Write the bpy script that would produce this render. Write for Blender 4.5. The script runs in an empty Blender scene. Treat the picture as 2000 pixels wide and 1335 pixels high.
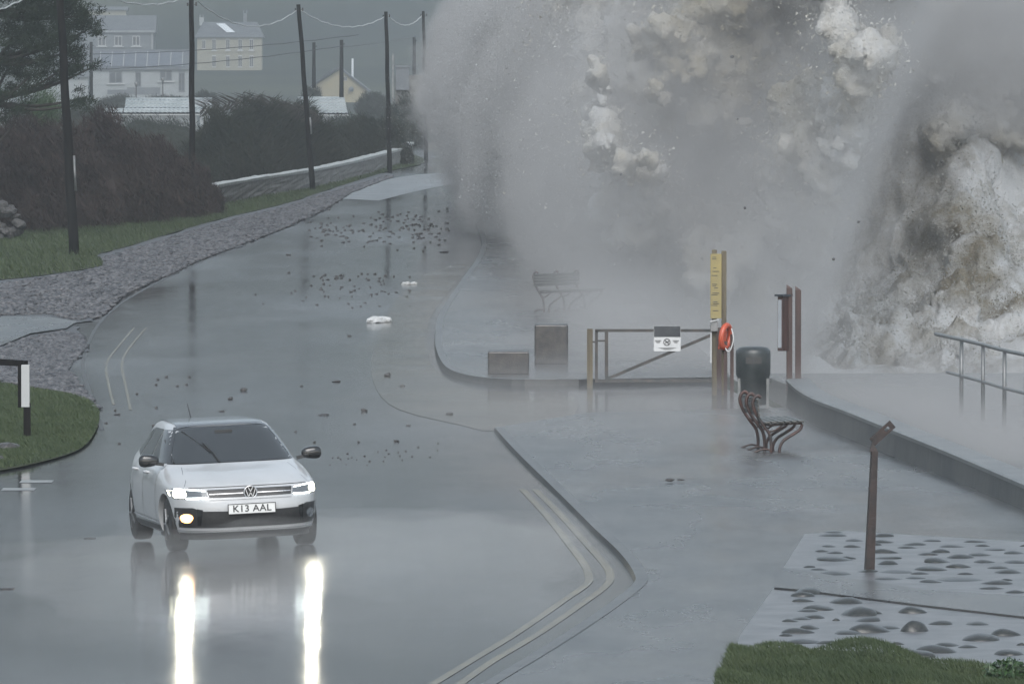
import bpy, bmesh, math, random
import numpy as np
from mathutils import Vector, Matrix, noise
from mathutils.geometry import tessellate_polygon
R = math.radians
S = bpy.context.scene
random.seed(7); rng = np.random.default_rng(7)

# ------------------------------------------------------------------ camera, sky, sun, exposure
H = 6.03; F = 16667.0; TH = math.atan((667.5-82)/F)
cam = bpy.data.cameras.new('camera'); co = bpy.data.objects.new('camera', cam); S.collection.objects.link(co); S.camera = co
cam.lens = 300; cam.sensor_width = 36; cam.clip_start = 1; cam.clip_end = 9000
co.location = (0, 0, H); co.rotation_euler = (R(90)-TH, 0, 0)

W = bpy.data.worlds.new('World'); S.world = W; W.use_nodes = True
wn = W.node_tree
sky = wn.nodes.new('ShaderNodeTexSky'); sky.sky_type = 'NISHITA'; sky.sun_disc = False
SUN_EL, SUN_AZ = R(42), R(180)
sky.sun_elevation = SUN_EL; sky.sun_rotation = SUN_AZ; sky.dust_density = 1.5; sky.air_density = 1.0; sky.ozone_density = 1.5
hs = wn.nodes.new('ShaderNodeHueSaturation'); hs.inputs['Saturation'].default_value = 0.5; hs.inputs['Hue'].default_value = .484
wn.links.new(sky.outputs[0], hs.inputs['Color']); wn.links.new(hs.outputs[0], wn.nodes['Background'].inputs[0])
wn.nodes['Background'].inputs[1].default_value = 0.14
sl = bpy.data.lights.new('sun', 'SUN'); so = bpy.data.objects.new('sun', sl); S.collection.objects.link(so)
sl.energy = 1.5; sl.angle = R(50); sl.color = (1, .985, .96)
so.rotation_euler = (R(90)-SUN_EL, 0, R(180)-SUN_AZ)
S.view_settings.view_transform = 'Standard'; S.view_settings.look = 'None'; S.view_settings.gamma = 1
S.view_settings.exposure = 0.84
cy = S.cycles
cy.volume_max_steps = 400; cy.use_adaptive_sampling = True; cy.adaptive_threshold = .02; cy.volume_bounces = 5; cy.max_bounces = 6; cy.diffuse_bounces = 2; cy.glossy_bounces = 3
cy.transmission_bounces = 4; cy.transparent_max_bounces = 8; cy.sample_clamp_indirect = 6; cy.use_denoising = True
cy.caustics_reflective = False; cy.caustics_refractive = False

# ------------------------------------------------------------------ helpers
def ray(px, py):
    fwd = Vector((0, math.cos(TH), -math.sin(TH))); up = Vector((0, math.sin(TH), math.cos(TH)))
    return fwd + Vector((1, 0, 0))*((px-1000)/F) + up*((667.5-py)/F)
def gz(x, y):                                    # crossfall of the road about the bend
    return .09*math.tanh((x+3.2)/2)*math.exp(-((y-103)/14)**2)
def G(px, py, z=0.0):                            # pixel to a point on the ground
    r = ray(px, py); zz = z
    for _ in range(4):
        t = (zz-H)/r.z; p = Vector((0, 0, H)) + r*t; zz = z+gz(p.x, p.y)
    return p
def at(px, py, D):                               # pixel at a distance
    r = ray(px, py); return Vector((0, 0, H)) + r*(D/r.y)
def link(o, parent=None):
    S.collection.objects.link(o)
    if parent: o.parent = parent
    return o
def tag(o, label=None, cat=None, group=None, kind=None):
    if label: o['label'] = label
    if cat: o['category'] = cat
    if group: o['group'] = group
    if kind: o['kind'] = kind
    return o
def empty(name, loc, rz=0):
    o = bpy.data.objects.new(name, None); o.location = loc; o.rotation_euler = (0, 0, rz); o.empty_display_size = .2
    return link(o)
def mesh(name, v, f, m, parent=None, smooth=False):
    me = bpy.data.meshes.new(name)
    if isinstance(v, np.ndarray): v = v.tolist()
    if isinstance(f, np.ndarray): f = f.tolist()
    me.from_pydata(v, [], f); me.update()
    if m: me.materials.append(m)
    if smooth: me.polygons.foreach_set('use_smooth', [True]*len(me.polygons))
    return link(bpy.data.objects.new(name, me), parent)
class MB:
    def __init__(s): s.v = []; s.f = []
    def add(s, v, f):
        b = len(s.v); s.v += [tuple(p) for p in v]; s.f += [tuple(i+b for i in q) for q in f]; return s
    def box(s, c, d, M=None):
        x, y, z = d[0]/2, d[1]/2, d[2]/2; c = Vector(c)
        vs = [Vector((a*x, b*y, e*z)) for a in (-1, 1) for b in (-1, 1) for e in (-1, 1)]
        vs = [c+((M @ q) if M else q) for q in vs]
        return s.add(vs, [(0,1,3,2),(4,6,7,5),(0,4,5,1),(2,3,7,6),(0,2,6,4),(1,5,7,3)])
    def bar(s, p, q, w, h=None, up=(0,0,1)):
        p, q = Vector(p), Vector(q); d = (q-p); L = d.length; d.normalize(); h = h or w
        u = Vector(up)
        if abs(d.dot(u)) > .95: u = Vector((1, 0, 0))
        a = d.cross(u).normalized(); b = a.cross(d)
        M = Matrix((a, d, b)).transposed()
        return s.box((p+q)/2, (w, L, h), M)
    def tube(s, pts, r, n=8, caps=True):
        pts = [Vector(p) for p in pts]; k = len(pts)
        rs = r if isinstance(r, (list, tuple)) else [r]*k
        vs = []; prev = None
        for i, p in enumerate(pts):
            d = (pts[min(i+1, k-1)]-pts[max(i-1, 0)]).normalized()
            if prev is None:
                u = Vector((0, 0, 1)) if abs(d.z) < .9 else Vector((1, 0, 0)); a = d.cross(u).normalized()
            else: a = (prev-d*prev.dot(d)).normalized()
            prev = a; b = d.cross(a)
            for j in range(n):
                t = 2*math.pi*j/n; vs.append(p+(a*math.cos(t)+b*math.sin(t))*rs[i])
        fs = [(i*n+j, i*n+(j+1) % n, (i+1)*n+(j+1) % n, (i+1)*n+j) for i in range(k-1) for j in range(n)]
        if caps: fs += [tuple(range(n))[::-1], tuple((k-1)*n+j for j in range(n))]
        return s.add(vs, fs)
    def build(s, name, m, parent=None, smooth=False, bevel=0):
        o = mesh(name, s.v, s.f, m, parent, smooth)
        if bevel:
            b = o.modifiers.new('b', 'BEVEL'); b.width = bevel; b.segments = 2; b.limit_method = 'ANGLE'
        return o
def smooth_path(pts, n=6):                       # Catmull-Rom
    pts = [Vector(p) for p in pts]; out = []
    for i in range(len(pts)-1):
        a, b, c, d = pts[max(i-1, 0)], pts[i], pts[i+1], pts[min(i+2, len(pts)-1)]
        for k in range(n):
            t = k/n
            out.append(.5*((2*b)+(c-a)*t+(2*a-5*b+4*c-d)*t*t+(3*b-a-3*c+d)*t**3))
    out.append(pts[-1]); return out
def copy_tree(o, parent=None):
    c = o.copy(); link(c, parent)
    for ch in list(o.children): copy_tree(ch, c)
    return c
def dup_mesh_obj(name, me, loc, rot, sc, parent=None):
    o = bpy.data.objects.new(name, me); o.location = loc; o.rotation_euler = rot; o.scale = sc
    return link(o, parent)

# ------------------------------------------------------------------ materials
def mat(name, c1, c2=None, rough=.6, scale=5, detail=6, bump=0, bscale=None, metal=0, coord='Object', stretch=(1,1,1), r2=None, spec=.5, coat=0, island=0, lo=.35, hi=.65, rscale=None):
    m = bpy.data.materials.new(name); m.use_nodes = True; nt = m.node_tree; b = nt.nodes['Principled BSDF']; L = nt.links.new
    b.inputs['Base Color'].default_value = (*c1, 1); b.inputs['Roughness'].default_value = rough; b.inputs['Metallic'].default_value = metal
    b.inputs['Specular IOR Level'].default_value = spec; b.inputs['Coat Weight'].default_value = coat; b.inputs['Coat Roughness'].default_value = .05
    tc = nt.nodes.new('ShaderNodeTexCoord'); mp = nt.nodes.new('ShaderNodeMapping'); mp.inputs['Scale'].default_value = stretch
    L(tc.outputs[coord], mp.inputs[0])
    def nz(sc, det=detail, rg=.6):
        n = nt.nodes.new('ShaderNodeTexNoise'); n.inputs['Scale'].default_value = sc; n.inputs['Detail'].default_value = det; n.inputs['Roughness'].default_value = rg
        L(mp.outputs[0], n.inputs['Vector']); return n.outputs[0]
    def mr(x, a, bb, c, d):
        q = nt.nodes.new('ShaderNodeMapRange'); L(x, q.inputs[0])
        for i, t in enumerate((a, bb, c, d)): q.inputs[i+1].default_value = t
        return q.outputs[0]
    if c2:
        mx = nt.nodes.new('ShaderNodeMix'); mx.data_type = 'RGBA'; mx.inputs[6].default_value = (*c1, 1); mx.inputs[7].default_value = (*c2, 1)
        f = mr(nz(scale), lo, hi, 0, 1)
        if island:
            g = nt.nodes.new('ShaderNodeNewGeometry'); q = nt.nodes.new('ShaderNodeMath'); q.operation = 'MULTIPLY_ADD'
            L(g.outputs['Random Per Island'], q.inputs[0]); q.inputs[1].default_value = island; 
            q2 = nt.nodes.new('ShaderNodeMath'); q2.operation = 'MULTIPLY'; L(f, q2.inputs[0]); q2.inputs[1].default_value = 1-island
            L(q2.outputs[0], q.inputs[2]); f = q.outputs[0]
        L(f, mx.inputs[0]); L(mx.outputs[2], b.inputs['Base Color'])
    if r2 is not None: L(mr(nz(rscale or scale*.7), .35, .65, rough, r2), b.inputs['Roughness'])
    if bump:
        bp = nt.nodes.new('ShaderNodeBump'); bp.inputs['Strength'].default_value = bump; bp.inputs['Distance'].default_value = .02
        L(nz(bscale or scale*4), bp.inputs['Height']); L(bp.outputs[0], b.inputs['Normal'])
    return m
def emit(name, col, st):
    m = bpy.data.materials.new(name); m.use_nodes = True; b = m.node_tree.nodes['Principled BSDF']
    b.inputs['Base Color'].default_value = (.66, .67, .67, 1); b.inputs['Emission Color'].default_value = (*col, 1); b.inputs['Emission Strength'].default_value = st
    return m
M = {}
M['asphalt'] = mat('wet_asphalt', (.035,.038,.042), (.06,.062,.064), rough=.06, r2=.20, stretch=(1,.22,1), scale=.5, detail=5, bump=.17, bscale=2.4, coord='Object', rscale=.16, spec=.28)
M['paving'] = mat('wet_concrete', (.025,.027,.029), (.07,.07,.068), rough=.16, r2=.34, stretch=(1,.25,1), scale=.9, detail=10, bump=.22, bscale=2.2, lo=.36, hi=.64, rscale=.3)
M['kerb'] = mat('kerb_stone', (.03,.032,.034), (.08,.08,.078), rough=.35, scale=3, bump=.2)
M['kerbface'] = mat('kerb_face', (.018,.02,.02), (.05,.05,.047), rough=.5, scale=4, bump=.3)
M['soil'] = mat('wet_soil', (.03,.035,.028), (.07,.065,.05), rough=.7, scale=1.5, bump=.3)
M['turf'] = mat('turf', (.018,.028,.014), (.045,.052,.026), rough=.85, scale=.7, bump=.4, detail=8, spec=.2)
M['blade'] = mat('grass_blade', (.018,.036,.014), (.06,.078,.034), rough=.6, scale=.8, island=.6, spec=.3)
M['moor'] = mat('hillside', (.015,.022,.018), (.05,.055,.035), rough=.95, scale=.012, detail=10, spec=.1)
M['gravelbed'] = mat('shingle_bed', (.02,.022,.026), (.06,.06,.06), rough=.5, scale=9, detail=3, bump=.6)
M['pebble'] = mat('pebble', (.012,.014,.018), (.11,.11,.115), rough=.5, scale=2, island=.8)
M['darkstone'] = mat('wet_stone', (.02,.02,.022), (.06,.055,.05), rough=.35, scale=6, bump=.3)
M['cobble'] = mat('cobble_stone', (.012,.015,.016), (.04,.042,.039), rough=.28, scale=5, bump=.15, lo=.3, hi=.7)
M['mortar'] = mat('cobble_mortar', (.055,.058,.063), (.13,.13,.136), rough=.3, scale=2.2, bump=.25)
M['yellow'] = mat('yellow_paint', (.14,.115,.065), (.06,.056,.045), rough=.2, scale=2.2, detail=8, lo=.4, hi=.7)
M['white_paint'] = mat('white_road_paint', (.12,.12,.118), (.2,.2,.2), rough=.3, scale=4)
M['foam'] = mat('foam', (.45,.46,.46), (.33,.34,.34), rough=.8, scale=3, bump=.5, bscale=20)
M['muddy'] = mat('muddy_water', (.030,.027,.020), (.075,.066,.048), rough=.09, r2=.2, spec=.28, scale=.3, bump=.08, bscale=2)
M['wallstone'] = mat('dry_stone', (.055,.055,.052), (.2,.195,.18), rough=.7, scale=2.2, bump=.6, island=.5)
M['coping'] = mat('pale_coping', (.35,.36,.35), (.2,.21,.2), rough=.5, scale=3, bump=.3)
M['seawall'] = mat('sea_wall_concrete', (.025,.028,.03), (.075,.075,.072), rough=.4, scale=.9, detail=9, bump=.4)
M['seawall_top'] = mat('sea_wall_cap', (.07,.073,.075), (.13,.13,.126), rough=.3, scale=1.5, bump=.2)
M['tar_wood'] = mat('tarred_wood', (.003,.003,.003), (.011,.010,.009), rough=.85, scale=3, stretch=(4,4,.3), bump=.4, bscale=8, spec=.1)
M['brown_wood'] = mat('stained_wood', (.028,.015,.013), (.055,.027,.022), rough=.5, scale=3, stretch=(5,5,.4), bump=.2)
M['weathered'] = mat('weathered_wood', (.06,.05,.035), (.12,.10,.06), rough=.6, scale=3, stretch=(5,5,.4), bump=.2)
M['iron'] = mat('painted_iron', (.02,.024,.024), (.06,.05,.045), rough=.4, scale=8, bump=.1)
M['rustiron'] = mat('iron_with_rust', (.018,.017,.017), (.07,.032,.025), rough=.5, scale=6, bump=.2)
M['rust'] = mat('rusty_steel', (.012,.009,.009), (.030,.017,.014), rough=.6, scale=9, bump=.4)
M['galv'] = mat('dull_galvanised', (.12,.13,.13), (.2,.2,.2), rough=.4, metal=.4, scale=5)
M['slat'] = mat('wet_slats', (.03,.033,.03), (.06,.06,.055), rough=.3, scale=4)
M['yellow_board'] = mat('yellow_board', (.26,.21,.08), (.2,.17,.08), rough=.5, scale=3)
M['white_board'] = mat('white_board', (.55,.56,.56), (.45,.46,.46), rough=.4, scale=3)
M['dark_board'] = mat('dark_board', (.02,.024,.03), (.04,.045,.05), rough=.4, scale=5)
M['glass_board'] = mat('board_glass', (.22,.24,.26), (.3,.32,.34), rough=.15, scale=2)
M['orange'] = mat('orange_plastic', (.42,.075,.035), (.34,.06,.03), rough=.35, scale=6)
M['binplastic'] = mat('bin_shell', (.015,.02,.022), (.04,.045,.045), rough=.35, scale=4)
M['ink'] = mat('ink', (.03,.03,.03), rough=.6)
M['wire'] = mat('pale_wire', (.45,.46,.46), rough=.4)
M['blackwire'] = mat('black_wire', (.02,.02,.02), rough=.5)
M['white'] = mat('white_trim', (.33,.34,.34), rough=.5)
M['scrub'] = mat('brown_scrub', (.012,.010,.011), (.058,.044,.039), rough=.9, scale=.35, island=.45, spec=.1)
M['darkhedge'] = mat('dark_hedge', (.012,.018,.015), (.035,.035,.026), rough=.9, scale=.3, island=.5, spec=.1)
M['pine'] = mat('pine_needles', (.008,.016,.011), (.025,.035,.02), rough=.8, scale=.6, island=.5, spec=.15)
M['bark'] = mat('bark', (.015,.013,.011), (.035,.03,.025), rough=.9, scale=6)
M['greenleaf'] = mat('leaf', (.01,.03,.008), (.035,.075,.02), rough=.4, scale=3, island=.6)

# ------------------------------------------------------------------ ground, hill, sea
WALL = [(60, 10.5), (80, 9.0), (111, 6.66), (133, 5.0), (152, 3.9), (170, 3.4), (200, 3.0), (300, 1.5), (420, 0), (700, -6), (1200, -10), (4000, -20)]
def xw(y): return float(np.interp(y, [a for a, b in WALL], [b for a, b in WALL]))
def terrain(u, x, y):
    z = -.03-.12*(y < 140)
    z += np.interp(y, [470, 560, 1180, 1250, 1330, 1400, 1450, 1600, 1750, 2600, 4200], [0, -3, -3.2, -2.5, -.8, 1.4, 3.0, 22, 60, 330, 560])
    if y > 1450:
        z += (y-1450)*.05*(noise.fractal(Vector((x*.0016, y*.0016, 3)), 1, 2, 6))
    return float(z)
us = [-2500,-1800,-1300,-900,-700,-550,-430,-340,-270,-210,-160,-120,-90,-70,-52,-40,-30,-22,-16,-12,-8,-4,0]
us2 = [.01, 30, 120, 300, 600, 1000, 1500, 2200]
ys = [40,60,80,100,120,140,160,180,200,240,280,330,380,420,470,520,560,640,720,820,950,1050,1120,1180,1220,1250,1290,1330,1365,1400,1430,1450,1520,1600,1700,1800,1900,2000,2150,2300,2450,2600,2900,3400,4200]
v = []; f = []; cols = us+us2
for y in ys:
    for u in cols:
        x = xw(y)+u
        z = terrain(u, x, y) if u <= 0 else (-5 if y < 1500 else terrain(0, x, y)-5*np.interp(y, [1500, 1650], [1, 0]))
        v.append((x, y, float(z)))
n = len(cols)
f = [(i*n+j, i*n+j+1, (i+1)*n+j+1, (i+1)*n+j) for i in range(len(ys)-1) for j in range(n-1)]
g = mesh('ground', v, f, M['moor'], smooth=True); tag(g, kind='structure')

def sheet(name, pts, m, z=0., kind='structure', clip=True, parent=None):
    tri = tessellate_polygon([[Vector((p[0], p[1], 0)) for p in pts]])
    bm = bmesh.new(); vs = [bm.verts.new((p[0], p[1], 0)) for p in pts]
    for t in tri:
        try: bm.faces.new([vs[i] for i in t])
        except ValueError: pass
    if clip:
        for k in range(-8, 12, 1):
            bmesh.ops.bisect_plane(bm, geom=bm.verts[:]+bm.edges[:]+bm.faces[:], plane_co=(k*.8-2, 0, 0), plane_no=(1, 0, 0))
        for k in range(0, 24):
            bmesh.ops.bisect_plane(bm, geom=bm.verts[:]+bm.edges[:]+bm.faces[:], plane_co=(0, 72+k*3, 0), plane_no=(0, 1, 0))
    for q in bm.verts: q.co.z = z+gz(q.co.x, q.co.y)
    bmesh.ops.recalc_face_normals(bm, faces=bm.faces[:])
    for fc in bm.faces:
        if fc.normal.z < 0: fc.normal_flip()
    me = bpy.data.meshes.new(name); bm.to_mesh(me); bm.free(); me.materials.append(m)
    o = link(bpy.data.objects.new(name, me), parent)
    if kind: o['kind'] = kind
    return o
def gp(lst, z=0.): return [G(a, b, z) for a, b in lst]
def ribbon(name, path, w, m, z=0., parent=None, kind='structure'):
    path = smooth_path(path, 8); v = []; f = []
    for i, p in enumerate(path):
        d = (path[min(i+1, len(path)-1)]-path[max(i-1, 0)]); d.z = 0; d.normalize(); a = Vector((-d.y, d.x, 0))*w/2
        for q in (p+a, p-a): v.append((q.x, q.y, z+gz(q.x, q.y)))
    f = [(2*i, 2*i+1, 2*i+3, 2*i+2) for i in range(len(path)-1)]
    o = mesh(name, v, f, m, parent)
    if kind: o['kind'] = kind
    return o

# road (one wide wet sheet, forecourt included)
farroad = [(-5.2, 470), (-8, 600)]
left_edge = [(-30, 64), (-28, 115), (-26, 170), (-20, 290), (-13, 360), (-8, 420)]
_old = [(-24, 108), *[(p.x, p.y) for p in gp([(0,925),(90,905),(165,880),(200,835),(195,800),(178,770),(165,725),(170,680),(195,630),(240,590),(310,550),(400,510),(480,480),(560,450),(640,415),(690,380),(760,358),(800,345)])], (-5.0, 440), (-6.5, 560)]
right_edge = [(-3.4, 560), (-1.9, 440), (-1.6, 380), (1.0, 300), (2.6, 200), (3.6, 150), (5.3, 128), (6.6, 111), (9.0, 80), (10, 60), (-30, 60)]
road = sheet('road', [Vector((*p, 0)) for p in left_edge+right_edge], M['asphalt'])

# raised pavements with kerb stones
def pavement(name, edge, rest, h):
    e = smooth_path([G(a, b, 0) for a, b in edge], 5)
    sheet(name, [(p.x, p.y) for p in e]+rest, M['paving'], h-.004)
    # kerb: top strip and face
    v = []; f = []; v2 = []; f2 = []
    for i, p in enumerate(e):
        d = (e[min(i+1, len(e)-1)]-e[max(i-1, 0)]); d.z = 0; d.normalize(); a = Vector((d.y, -d.x, 0))
        z = gz(p.x, p.y); q = p+a*.14; r_ = p-a*.02
        v += [(p.x-a.x*.0, p.y-a.y*.0, h+z), (q.x, q.y, h+z+.001)]
        v2 += [(p.x, p.y, h+z), (r_.x, r_.y, z-.02)]
    for i in range(len(e)-1):
        f.append((2*i, 2*i+2, 2*i+3, 2*i+1)); f2.append((2*i, 2*i+1, 2*i+3, 2*i+2))
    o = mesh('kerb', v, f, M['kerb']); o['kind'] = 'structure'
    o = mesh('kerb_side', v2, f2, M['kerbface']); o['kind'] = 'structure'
pavement('pavement', [(820,1420),(960,1335),(1080,1262),(1180,1195),(1236,1150),(1238,1128),(1210,1088),(1150,1030),(1060,940),(1000,880),(966,842)],
         [(x, y) for x, y in [(1.2, 137.5), (4.6, 139.5), (5.3, 128), (6.6, 111), (9, 80), (-1, 60)]], .062)
pavement('promenade', [(1130,752),(1000,752),(920,745),(872,728),(853,695),(850,665),(855,630),(872,598),(905,550),(935,505),(940,470),(925,430),(905,390),(890,350)],
         [(x, y) for x, y in [(-1.3, 440), (0, 420), (1.5, 300), (3.0, 200), (3.9, 151)]], .11)

M['bright_reflection'] = mat('pale_reflection_colour', (.17,.175,.18), (.06,.063,.066), rough=.3, scale=.5, detail=8, lo=.4, hi=.6)  # pale tones stand for light mirrored in the wet road
def ragged0(p): return smooth_path(p, 4)
# painted double yellow lines and other marks
def yl(pts, w=.085):
    o = ribbon('yellow_line', gp(pts), w, M['yellow'], .004)
    return o
yl([(1020,955),(1062,1000),(1110,1060),(1140,1100),(1149,1120),(1146,1140),(1100,1173),(1010,1235),(920,1290),(830,1345)], .09); yl([(1045,955),(1090,1000),(1140,1055),(1180,1100),(1192,1122),(1184,1143),(1135,1180),(1050,1238),(960,1292),(885,1345)], .09)
yl([(262,640),(228,680),(208,710),(212,750),(222,790)], .045); yl([(285,640),(252,680),(238,710),(245,750),(255,800)], .045)
for k, (a, b) in enumerate([(40,955), (75,940)]):
    p = G(a, b); ribbon('road_marking', [p+Vector((-.25, 0, 0)), p, p+Vector((.2, 0, 0))], .6, M['white_paint'], .004)
# muddy run-off over the far lane
sheet('muddy_water', smooth_path(gp([(745,640),(725,700),(735,760),(780,800),(900,830),(965,842),(1100,830),(1120,775),(960,765),(880,745),(838,700),(835,640),(860,590),(910,530),(900,515),(820,540),(770,590)]), 3), M['muddy'], .005)

sheet('painted_reflection', ragged0(gp([(665,388),(700,368),(760,350),(830,340),(900,338),(920,346),(880,360),(820,372),(740,392)])), M['bright_reflection'], .005)  # bright reflection on the far road, painted as a pale sheet
# grass island at the left, verge, shingle bed, entrance slab
island = smooth_path(gp([(-60,925),(0,922),(90,903),(160,878),(190,838),(193,805),(172,785),(110,768),(0,752),(-60,750)]), 4)
sheet('grass_island', island, M['turf'], .03)
verge = smooth_path(gp([(-200,560),(0,548),(80,540),(200,520),(190,500),(260,480),(420,432),(560,398),(640,372),(760,335),(830,318),(780,300),(600,350),(420,395),(-200,395)]), 3)
sheet('verge', verge, M['turf'], .03, clip=False)
def ragged(pts, amp, n=3):
    q = smooth_path(pts, n); return [p+Vector((amp*noise.noise(Vector((i*.9, 3, 1)))*1.6, 0, 0)) for i, p in enumerate(q)]
shb = ragged(gp([(-200,560),(0,548),(80,540),(200,520),(190,500),(260,480),(420,432),(560,398),(640,372),(740,340),(765,345),(685,378),(632,412),(560,445),(480,476),(385,512),(330,537),(270,560),(230,585),(190,622),(150,632),(150,640),(172,680),(135,715),(160,760),(175,785),(110,768),(0,752),(-200,752)]), .16, 6)
sheet('shingle_bed', shb, M['gravelbed'], .018, clip=False)
ribbon('gutter', gp([(200,840),(178,775),(163,725),(169,680),(195,630),(240,590),(310,550),(400,508),(480,478)]), .07, M['kerbface'], .003)
sheet('entrance_slab', gp([(-120,628),(0,622),(90,622),(150,632),(130,645),(60,655),(0,680),(-120,700)]), M['paving'], .05, clip=False)

# sea
def fbm(x, y, z, o=5): return noise.fractal(Vector((x, y, z)), .9, 2.0, o)
sx = list(np.concatenate([np.linspace(.3, 26, 130), np.linspace(28, 120, 20), np.linspace(150, 2500, 12)]))
sy = list(np.concatenate([np.linspace(60, 150, 30), np.linspace(152, 330, 160), np.linspace(340, 700, 20), np.linspace(750, 2200, 14)]))
v = []
for y in sy:
    for u in sx:
        x = xw(y)+u
        z = -2.3
        if 150 < y < 700 and u < 130:
            z += 1.0*max(-.6, fbm(x*.16, y*.07, 1, 5))+.35*fbm(x*.7, y*.4, 4, 4)
        v.append((x, y, z))
n = len(sx); f = [(i*n+j, i*n+j+1, (i+1)*n+j+1, (i+1)*n+j) for i in range(len(sy)-1) for j in range(n-1)]
def foam_mat(name, bias, brown=(.17,.15,.105), w_=.07, sc_=.28, det=10):
    m = bpy.data.materials.new(name); m.use_nodes = True; nt = m.node_tree; b = nt.nodes['Principled BSDF']; L = nt.links.new
    tc = nt.nodes.new('ShaderNodeTexCoord')
    def nz(sc, det, rg=.6, st=(1, .5, 1)):
        mp = nt.nodes.new('ShaderNodeMapping'); mp.inputs['Scale'].default_value = st; L(tc.outputs['Object'], mp.inputs[0])
        n = nt.nodes.new('ShaderNodeTexNoise'); n.inputs['Scale'].default_value = sc; n.inputs['Detail'].default_value = det; n.inputs['Roughness'].default_value = rg
        L(mp.outputs[0], n.inputs['Vector']); return n.outputs[0]
    a = nz(sc_, det, .72); mr = nt.nodes.new('ShaderNodeMapRange'); L(a, mr.inputs[0])
    mr.inputs[1].default_value = bias-w_; mr.inputs[2].default_value = bias+w_
    mx = nt.nodes.new('ShaderNodeMix'); mx.data_type = 'RGBA'; L(mr.outputs[0], mx.inputs[0])
    mx.inputs[6].default_value = (*brown, 1); mx.inputs[7].default_value = (.66, .67, .67, 1); L(mx.outputs[2], b.inputs['Base Color'])
    b.inputs['Roughness'].default_value = .6; b.inputs['Specular IOR Level'].default_value = .3
    bp = nt.nodes.new('ShaderNodeBump'); bp.inputs['Strength'].default_value = .8; bp.inputs['Distance'].default_value = .4; L(nz(2.6, 10, .75), bp.inputs['Height']); L(bp.outputs[0], b.inputs['Normal'])
    return m
M['seafoam'] = foam_mat('sea_foam', .42); M['wavefoam'] = foam_mat('wave_foam', .47, (.27, .24, .18), .08)
sea = mesh('sea', v, f, M['seafoam'], smooth=True); tag(sea, kind='structure')

# the wave bursting on the wall: a solid churning core, then the spray cloud round it
def core(name, x0, x1, y0, y1, nx, ny, hf, m):
    v = np.zeros((nx*ny, 3)); k = 0
    for j in range(ny):
        y = y0+(y1-y0)*j/(ny-1)
        for i in range(nx):
            x = x0+(x1-x0)*i/(nx-1); z = hf(x, y)
            dx = .5*fbm(x*.5, z*.5, y*.2+9, 4); dy = 1.2*fbm(x*.4+30, z*.5, y*.2, 3)
            v[k] = (x+dx, y+dy, z); k += 1
    f = [(j*nx+i, j*nx+i+1, (j+1)*nx+i+1, (j+1)*nx+i) for j in range(ny-1) for i in range(nx-1)]
    return mesh(name, v, f, m, smooth=True)
def ridge(y, c, w0, w1): return math.exp(-((y-c)/(w0 if y < c else w1))**2)
def hwave(x, y):
    c = 262+6*math.sin(x*.35)+5*fbm(x*.1, 1, 2, 3)
    e = 1/(1+math.exp(-(x-2.5)/.9))
    top = 6.2+1.8*fbm(x*.2, y*.02, 5, 4)
    z = -3.2+e*(top+1.2)*ridge(y, c, 11, 26)
    z += e*1.7*ridge(y, 232+3*fbm(x*.3, 3, 3, 3), 14, 16)*(1+.9*fbm(x*.4, y*.15, 7, 5))
    z += .55*e*fbm(x*.8, y*.35, 2, 6)+.22*fbm(x*2.3, y*.9, 8, 4)
    return z
w = core('surf', .5, 25, 205, 300, 300, 330, hwave, M['wavefoam'])
tag(w, 'brown and white surf heaving beyond the sea wall', 'surf', kind='stuff')

class N:                                         # tiny expression builder for node sockets
    def __init__(s, t, o): s.t = t; s.o = o
    def op(s, k, *a, rev=False):
        n = s.t.nodes.new('ShaderNodeMath'); n.operation = k
        for i, q in enumerate((s,)+a):
            if isinstance(q, N): s.t.links.new(q.o, n.inputs[i])
            else: n.inputs[i].default_value = q
        return N(s.t, n.outputs[0])
    def __add__(s, b): return s.op('ADD', b)
    __radd__ = __add__
    def __sub__(s, b): return s.op('SUBTRACT', b)
    def __rsub__(s, b): return (s*-1)+b
    def __mul__(s, b): return s.op('MULTIPLY', b)
    __rmul__ = __mul__
    def __truediv__(s, b): return s.op('DIVIDE', b)
    def mn(s, b): return s.op('MINIMUM', b)
    def mx(s, b): return s.op('MAXIMUM', b)
    def cl(s): return s.op('MINIMUM', 1.0).op('MAXIMUM', 0.0)
    def sm(s): c = s.cl(); return c*c*(3-2*c)
def flecks(name, C, size, m_, label):            # flung drops and scraps of foam, each a tiny facet
    n = len(C); A = rng.normal(0, 1, (n, 3, 3)).astype(np.float32)*(np.asarray(size).reshape(-1, 1, 1)); v = (C[:, None, :]+A).astype(np.float32)
    me = bpy.data.meshes.new(name); me.vertices.add(3*n); me.vertices.foreach_set('co', v.reshape(-1)); me.loops.add(3*n)
    me.loops.foreach_set('vertex_index', np.arange(3*n, dtype=np.int32)); me.polygons.add(n)
    me.polygons.foreach_set('loop_start', np.arange(0, 3*n, 3, dtype=np.int32)); me.polygons.foreach_set('loop_total', np.full(n, 3, dtype=np.int32)); me.update()
    me.materials.append(m_); o = link(bpy.data.objects.new(name, me)); tag(o, label, 'droplets', kind='stuff')
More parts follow.
